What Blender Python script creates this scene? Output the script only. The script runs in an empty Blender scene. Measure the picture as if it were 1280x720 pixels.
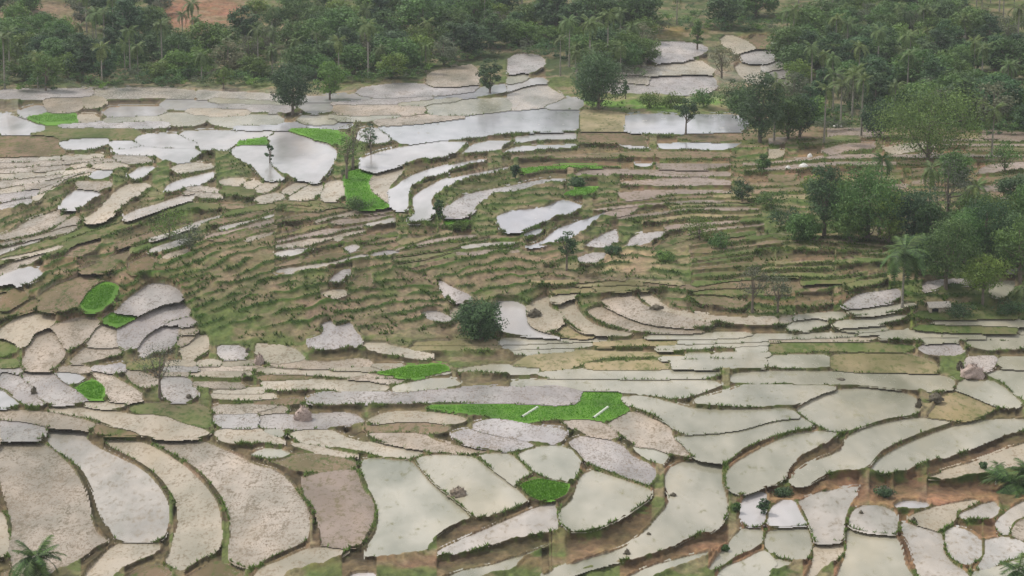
import bpy, math, random
import numpy as np
random.seed(7)
R = random.Random(11)
rng = np.random.default_rng(5)
sc = bpy.context.scene

# ------------------------------------------------------------------ camera
F_PX = 640 / math.tan(math.radians(12.0))
PITCH = math.radians(11.0)
CAMZ = 100.0
cam_d = bpy.data.cameras.new('camera')
cam = bpy.data.objects.new('camera', cam_d)
sc.collection.objects.link(cam)
cam.location = (0, 0, CAMZ)
cam.rotation_euler = (math.pi / 2 - PITCH, 0, 0)
cam_d.sensor_fit = 'HORIZONTAL'
cam_d.angle = math.radians(24.0)
cam_d.clip_start = 1.0
cam_d.clip_end = 12000
sc.camera = cam

# ------------------------------------------------------------------ light: bright overcast
SUN_EL, SUN_AZ = 52, -60          # from the left, a little in front of the viewer
w = bpy.data.worlds.new("World"); sc.world = w; w.use_nodes = True
nt = w.node_tree; nt.nodes.clear()
sky = nt.nodes.new('ShaderNodeTexSky'); sky.sky_type = 'NISHITA'; sky.sun_disc = False
sky.sun_elevation = math.radians(SUN_EL); sky.sun_rotation = math.radians(SUN_AZ)
sky.air_density = 1.0; sky.dust_density = 3.0
mx = nt.nodes.new('ShaderNodeMix'); mx.data_type = 'RGBA'
mx.inputs['Factor'].default_value = 0.8
mx.inputs['B'].default_value = (6.9, 6.85, 6.95, 1)          # even cloud layer
bg = nt.nodes.new('ShaderNodeBackground'); bg.inputs['Strength'].default_value = 0.122
out = nt.nodes.new('ShaderNodeOutputWorld')
nt.links.new(sky.outputs[0], mx.inputs['A']); nt.links.new(mx.outputs['Result'], bg.inputs['Color'])
nt.links.new(bg.outputs[0], out.inputs[0])
sd = bpy.data.lights.new('sun', 'SUN'); sd.energy = 2.7; sd.angle = math.radians(10); sd.color = (1, .965, .90)
so = bpy.data.objects.new('sun', sd); sc.collection.objects.link(so)
az, el = math.radians(SUN_AZ), math.radians(SUN_EL)
sdir = (math.sin(az) * math.cos(el), math.cos(az) * math.cos(el), math.sin(el))
from mathutils import Vector, Matrix
so.rotation_euler = Vector(sdir).to_track_quat('Z', 'Y').to_euler()
so.location = (0, 300, 300)
sc.view_settings.view_transform = 'Standard'; sc.view_settings.look = 'None'
sc.view_settings.gamma = 1.0; sc.view_settings.use_curve_mapping = False
sc.view_settings.exposure = 0.14

# ------------------------------------------------------------------ numpy helpers
def _h(ix, iy, seed):
    n = (ix * 374761393 + iy * 668265263 + seed * 974634777) & 0xffffffff
    n = ((n ^ (n >> 13)) * 1274126177) & 0xffffffff
    return ((n ^ (n >> 16)) & 0xffff) / 65535.0
def vnoise(x, y, seed=0):
    ix = np.floor(x).astype(np.int64); iy = np.floor(y).astype(np.int64)
    fx = x - ix; fy = y - iy
    fx = fx * fx * (3 - 2 * fx); fy = fy * fy * (3 - 2 * fy)
    a = _h(ix, iy, seed); b = _h(ix + 1, iy, seed); c = _h(ix, iy + 1, seed); d = _h(ix + 1, iy + 1, seed)
    return (a * (1 - fx) + b * fx) * (1 - fy) + (c * (1 - fx) + d * fx) * fy
def fbm(x, y, seed=0, o=4):
    s = 0; a = .5; t = 0
    for i in range(o):
        s = s + a * vnoise(x * 2 ** i, y * 2 ** i, seed + i * 17); t += a; a *= .55
    return s / t

def link(o, parent=None):
    sc.collection.objects.link(o)
    if parent is not None: o.parent = parent
    return o
def tag(o, label=None, cat=None, group=None, kind=None):
    if label: o['label'] = label
    if cat: o['category'] = cat
    if group: o['group'] = group
    if kind: o['kind'] = kind
    return o
def npmesh(name, V, T, mats=None, smooth=False, col=None, midx=None):
    me = bpy.data.meshes.new(name)
    V = np.asarray(V, np.float32); T = np.asarray(T, np.int32)
    n = T.shape[1]
    me.vertices.add(len(V)); me.vertices.foreach_set('co', V.ravel())
    me.loops.add(T.size); me.loops.foreach_set('vertex_index', T.ravel())
    me.polygons.add(len(T)); me.polygons.foreach_set('loop_start', np.arange(0, T.size, n, dtype=np.int32))
    if smooth: me.polygons.foreach_set('use_smooth', np.ones(len(T), bool))
    if col is not None:
        ca = me.color_attributes.new('tone', 'FLOAT_COLOR', 'POINT')
        c4 = np.ones((len(V), 4), np.float32); c4[:, :col.shape[1]] = col
        ca.data.foreach_set('color', c4.ravel())
    for m in (mats or []): me.materials.append(m)
    if midx is not None: me.polygons.foreach_set('material_index', np.asarray(midx, np.int32))
    me.update(calc_edges=True); me.validate()
    return me

# ------------------------------------------------------------------ materials
def newmat(name):
    m = bpy.data.materials.new(name); m.use_nodes = True
    t = m.node_tree; b = t.nodes['Principled BSDF']
    return m, t, b
def N(t, typ, **kw):
    n = t.nodes.new(typ)
    for k, v in kw.items():
        if k in n.inputs: n.inputs[k].default_value = v
        else: setattr(n, k, v)
    return n
def ramp(t, src, stops):
    r = t.nodes.new('ShaderNodeValToRGB')
    e = r.color_ramp.elements
    while len(e) < len(stops): e.new(.5)
    for i, (p, c) in enumerate(stops):
        e[i].position = p; e[i].color = (*c, 1) if len(c) == 3 else c
    t.links.new(src, r.inputs[0]); return r
def mixc(t, f, a, b, mode='MIX'):
    m = t.nodes.new('ShaderNodeMix'); m.data_type = 'RGBA'; m.blend_type = mode
    for s, v in (('Factor', f), ('A', a), ('B', b)):
        if hasattr(v, 'is_linked') or isinstance(v, bpy.types.NodeSocket): t.links.new(v, m.inputs[s])
        elif s == 'Factor': m.inputs[s].default_value = v
        else: m.inputs[s].default_value = (*v, 1)
    return m.outputs['Result']
def vec_scaled(t, s=(1, 1, 1)):
    g = t.nodes.new('ShaderNodeNewGeometry'); mp = t.nodes.new('ShaderNodeMapping')
    mp.inputs['Scale'].default_value = s
    t.links.new(g.outputs['Position'], mp.inputs['Vector']); return mp.outputs[0]
def noise(t, vec, scale, detail=4, rough=.6):
    n = t.nodes.new('ShaderNodeTexNoise'); n.inputs['Scale'].default_value = scale
    n.inputs['Detail'].default_value = detail; n.inputs['Roughness'].default_value = rough
    t.links.new(vec, n.inputs['Vector']); return n.outputs['Fac']
def bump(t, b, h, strength, dist):
    n = t.nodes.new('ShaderNodeBump'); n.inputs['Strength'].default_value = strength
    n.inputs['Distance'].default_value = dist
    t.links.new(h, n.inputs['Height']); t.links.new(n.outputs[0], b.inputs['Normal'])

def paddy_mat(name, light, dark, spot, thr, rough, spec=.5, sc1=.35, sc2=1.6, bmp=.3, tint=.12, wet=None):
    """light silty ground with darker blotches (sc1) and clods (sc2)"""
    m, t, b = newmat(name)
    v = vec_scaled(t, (1, .45, 1))
    n1 = noise(t, v, sc1 * .35, 3); n2 = noise(t, v, sc2, 5, .7); n3 = noise(t, vec_scaled(t, (1, .6, 1)), sc1, 3)
    base = mixc(t, ramp(t, n1, [(.38, (0, 0, 0)), (.62, (1, 1, 1))]).outputs[0], light, dark)
    oi = t.nodes.new('ShaderNodeObjectInfo')
    rr = ramp(t, oi.outputs['Random'], [(0, (1 - tint, 1 - tint * 1.05, 1 - tint * 1.3)), (.5, (1, .985, .98)), (1, (1 + tint * .4, 1 + tint * .55, 1 + tint * .75))])
    base = mixc(t, 1.0, base, rr.outputs[0], 'MULTIPLY')
    k = t.nodes.new('ShaderNodeMath'); k.operation = 'ADD'
    k2 = t.nodes.new('ShaderNodeMath'); k2.operation = 'MULTIPLY'; k2.inputs[1].default_value = .5
    t.links.new(n3, k2.inputs[0]); t.links.new(n2, k.inputs[0]); t.links.new(k2.outputs[0], k.inputs[1])
    sp = ramp(t, k.outputs[0], [(thr, (0, 0, 0)), (thr + .16, (1, 1, 1))])
    base = mixc(t, sp.outputs[0], base, spot)
    t.links.new(base, b.inputs['Base Color'])
    rg = t.nodes.new('ShaderNodeMapRange')
    rg.inputs['To Min'].default_value = rough; rg.inputs['To Max'].default_value = min(1, rough + .45)
    t.links.new(sp.outputs[0], rg.inputs['Value']); t.links.new(rg.outputs[0], b.inputs['Roughness'])
    n4 = noise(t, vec_scaled(t, (1, .35, 1)), .05 + sc1 * .12, 3)
    tn_ = ramp(t, n4, [(.34, (.70, .73, .70)), (.52, (1.0, 1.0, 1.0)), (.68, (1.12, 1.08, 1.03))])
    t.links.new(mixc(t, 1.0, base, tn_.outputs[0], 'MULTIPLY'), b.inputs['Base Color'])
    b.inputs['IOR'].default_value = 1.33 if rough < .3 else 1.4
    b.inputs['Specular IOR Level'].default_value = spec
    bump(t, b, k.outputs[0], bmp, .12)
    return m
MAT = {}
MAT['w'] = paddy_mat('flooded_paddy_water', (.46, .44, .435), (.36, .34, .33), (.28, .24, .19), .98, .16, .9, .3, .7, .03, .08)
MAT['v'] = paddy_mat('clear_paddy_water', (.42, .42, .44), (.33, .33, .35), (.28, .25, .19), .93, .13, 1.0, .3, .7, .02, .03)
MAT['g'] = paddy_mat('silty_paddy_water', (.385, .36, .285), (.27, .26, .195), (.215, .205, .125), .84, .22, .6, .35, 1.0, .05, .09)
MAT['b'] = paddy_mat('wet_pale_mud', (.43, .37, .285), (.32, .28, .205), (.25, .20, .14), .76, .28, .5, .4, 2.2, .35, .14)
MAT['m'] = paddy_mat('ploughed_wet_mud', (.42, .35, .28), (.26, .22, .165), (.19, .155, .11), .74, .28, .5, .45, 2.4, .5, .16)
MAT['p'] = paddy_mat('pale_muddy_water', (.44, .40, .355), (.31, .285, .25), (.24, .205, .16), .78, .22, .6, .5, 1.6, .15, .12)
MAT['d'] = paddy_mat('brown_mauve_mud', (.30, .235, .195), (.215, .165, .13), (.15, .125, .07), .76, .5, .4, .4, 1.5, .4, .16)
MAT['l'] = paddy_mat('grey_ploughed_mud', (.42, .385, .365), (.27, .245, .235), (.19, .165, .14), .76, .3, .55, .45, 2.4, .45, .12)
MAT['r'] = paddy_mat('brown_dry_soil', (.235, .165, .11), (.15, .12, .065), (.085, .105, .035), .73, .85, .2, .35, 1.2, .5, .2)
MAT['t'] = paddy_mat('tan_stubble', (.31, .25, .15), (.19, .17, .08), (.12, .13, .05), .76, .8, .2, .35, 1.2, .4, .15)
MAT['y'] = paddy_mat('olive_grass_cover', (.20, .165, .09), (.10, .135, .038), (.075, .11, .03), .72, .85, .2, .3, 1.0, .5, .2)
MAT['s'] = paddy_mat('bright_green_seedlings', (.11, .26, .02), (.075, .18, .014), (.12, .17, .05), .84, .7, .25, .5, 2.2, .4, .10)

def terrain_mat():
    m, t, b = newmat('terrace_soil_and_grass')
    a = t.nodes.new('ShaderNodeVertexColor'); a.layer_name = 'tone'
    v = vec_scaled(t, (1, .7, 1))
    n1 = noise(t, v, .9, 5, .7); n2 = noise(t, v, .16, 4)
    c = mixc(t, 1.0, a.outputs[0], ramp(t, n1, [(.25, (.5, .5, .5)), (.5, (1, 1, 1)), (.75, (1.5, 1.45, 1.35))]).outputs[0], 'MULTIPLY')
    g = mixc(t, 1.0, c, ramp(t, n2, [(.3, (.8, .95, .75)), (.7, (1.2, 1.05, 1.1))]).outputs[0], 'MULTIPLY')
    t.links.new(g, b.inputs['Base Color']); b.inputs['Roughness'].default_value = .9
    b.inputs['Specular IOR Level'].default_value = .15
    bump(t, b, n1, .6, .25)
    return m
TERR = terrain_mat()

def leaf_mat(name, c1, c2, hue=.1):
    m, t, b = newmat(name)
    oi = t.nodes.new('ShaderNodeObjectInfo')
    a = t.nodes.new('ShaderNodeVertexColor'); a.layer_name = 'tone'
    base = mixc(t, a.outputs[0], c1, c2)
    rr = ramp(t, oi.outputs['Random'], [(0, (.72, .80, .80)), (.35, (1, .95, .85)), (.6, (.95, 1.12, .95)), (1, (1.3, 1.2, .95))])
    base = mixc(t, 1.0, base, rr.outputs[0], 'MULTIPLY')
    t.links.new(base, b.inputs['Base Color']); b.inputs['Roughness'].default_value = .6
    b.inputs['Specular IOR Level'].default_value = .25
    tr = t.nodes.new('ShaderNodeBsdfTranslucent'); t.links.new(base, tr.inputs['Color'])
    ms = t.nodes.new('ShaderNodeMixShader'); ms.inputs[0].default_value = .25
    o = t.nodes['Material Output']
    t.links.new(b.outputs[0], ms.inputs[1]); t.links.new(tr.outputs[0], ms.inputs[2]); t.links.new(ms.outputs[0], o.inputs[0])
    return m
LEAF_DARK = leaf_mat('dark_foliage', (.030, .062, .034), (.12, .20, .092))
LEAF_MID = leaf_mat('mid_green_foliage', (.042, .085, .030), (.165, .265, .085))
LEAF_LIGHT = leaf_mat('light_green_foliage', (.08, .14, .035), (.21, .30, .08))
LEAF_GREY = leaf_mat('grey_green_foliage', (.10, .11, .075), (.20, .21, .15))
LEAF_PALMD = leaf_mat('dark_palm_foliage', (.035, .065, .025), (.13, .21, .065))
LEAF_PALM = leaf_mat('palm_foliage', (.06, .095, .036), (.19, .25, .095))
GRASS = leaf_mat('bund_grass', (.06, .10, .02), (.15, .23, .04))
WEED = leaf_mat('rank_weeds', (.06, .095, .022), (.13, .20, .045))
SEED = leaf_mat('rice_seedling', (.08, .22, .014), (.12, .29, .02))
def plain(name, c, rough=.8, sc_=1.5, var=.35):
    m, t, b = newmat(name)
    n = noise(t, vec_scaled(t), sc_, 4)
    r_ = ramp(t, n, [(.3, tuple(x * (1 - var) for x in c)), (.7, tuple(min(1, x * (1 + var)) for x in c))])
    t.links.new(r_.outputs[0], b.inputs['Base Color']); b.inputs['Roughness'].default_value = rough
    bump(t, b, n, .3, .05); return m
BARK = plain('grey_brown_bark', (.16, .13, .10), .9, 2)
BARKP = plain('pale_palm_bark', (.26, .24, .20), .9, 3)
STRAW = plain('pinkish_straw', (.36, .28, .24), .9, 6, .4)
CLOD = plain('dark_clods', (.22, .175, .13), .8, 3, .4)
DARKC = plain('dark_mud_mound', (.10, .085, .055), .8, 3, .4)
WHITE = plain('white_plastic_sheet', (.62, .66, .54), .6, 2, .08)
CLOTH = plain('white_sackcloth', (.72, .70, .66), .8, 4, .12)
HUTW = plain('pale_plank_wall', (.5, .42, .32), .8, 4, .25)
HUTR = plain('weathered_thatch', (.5, .45, .38), .9, 5, .3)
DARK = plain('opening_shade', (.03, .028, .025), .9)
WOOD = plain('weathered_pole', (.14, .11, .08), .9, 5)

# ------------------------------------------------------------------ the lie of the land: distance -> height profile
PROF = np.array([(120, 0.5), (200, 3.0), (290, 6.8), (328, 8.7), (401, 12.3), (433, 20.3), (479, 24.9), (522, 27.0),
                 (628, 29.1), (710, 34.0), (791, 42.0), (905, 51.0), (1200, 60.0), (2500, 80.0), (6000, 110.0)])
_pd = np.concatenate([np.arange(120, 1000, 1.0), np.arange(1000, 6000, 20.0)])
_pz = np.interp(_pd, PROF[:, 0], PROF[:, 1])
ker = np.hanning(23); ker /= ker.sum()
_n = 860
_pz[11:_n] = np.convolve(_pz, ker, 'same')[11:_n]
_dep = np.arctan2(CAMZ - _pz, _pd)
_pv = 360 + F_PX * np.tan(_dep - PITCH)       # decreasing with distance
def rays(u, v):
    x = (u - 640) / F_PX; up = (360 - v) / F_PX
    dy = math.cos(PITCH) + up * math.sin(PITCH); dz = -math.sin(PITCH) + up * math.cos(PITCH)
    return x + 0 * dy, dy + 0 * x, dz + 0 * x
def s_of(u, v):
    u = np.asarray(u, float); v = np.asarray(v, float)
    D = np.interp(v, _pv[::-1], _pd[::-1])
    D = D * (1 + .010 * np.sin(u / 170 + v / 90) + .006 * np.sin(u / 61 - v / 47))
    return D / rays(u, v)[1]
def at(u, v):
    dx, dy, dz = rays(np.float64(u), np.float64(v)); s = s_of(u, v)
    return np.array([dx * s, dy * s, CAMZ + dz * s])

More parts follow.
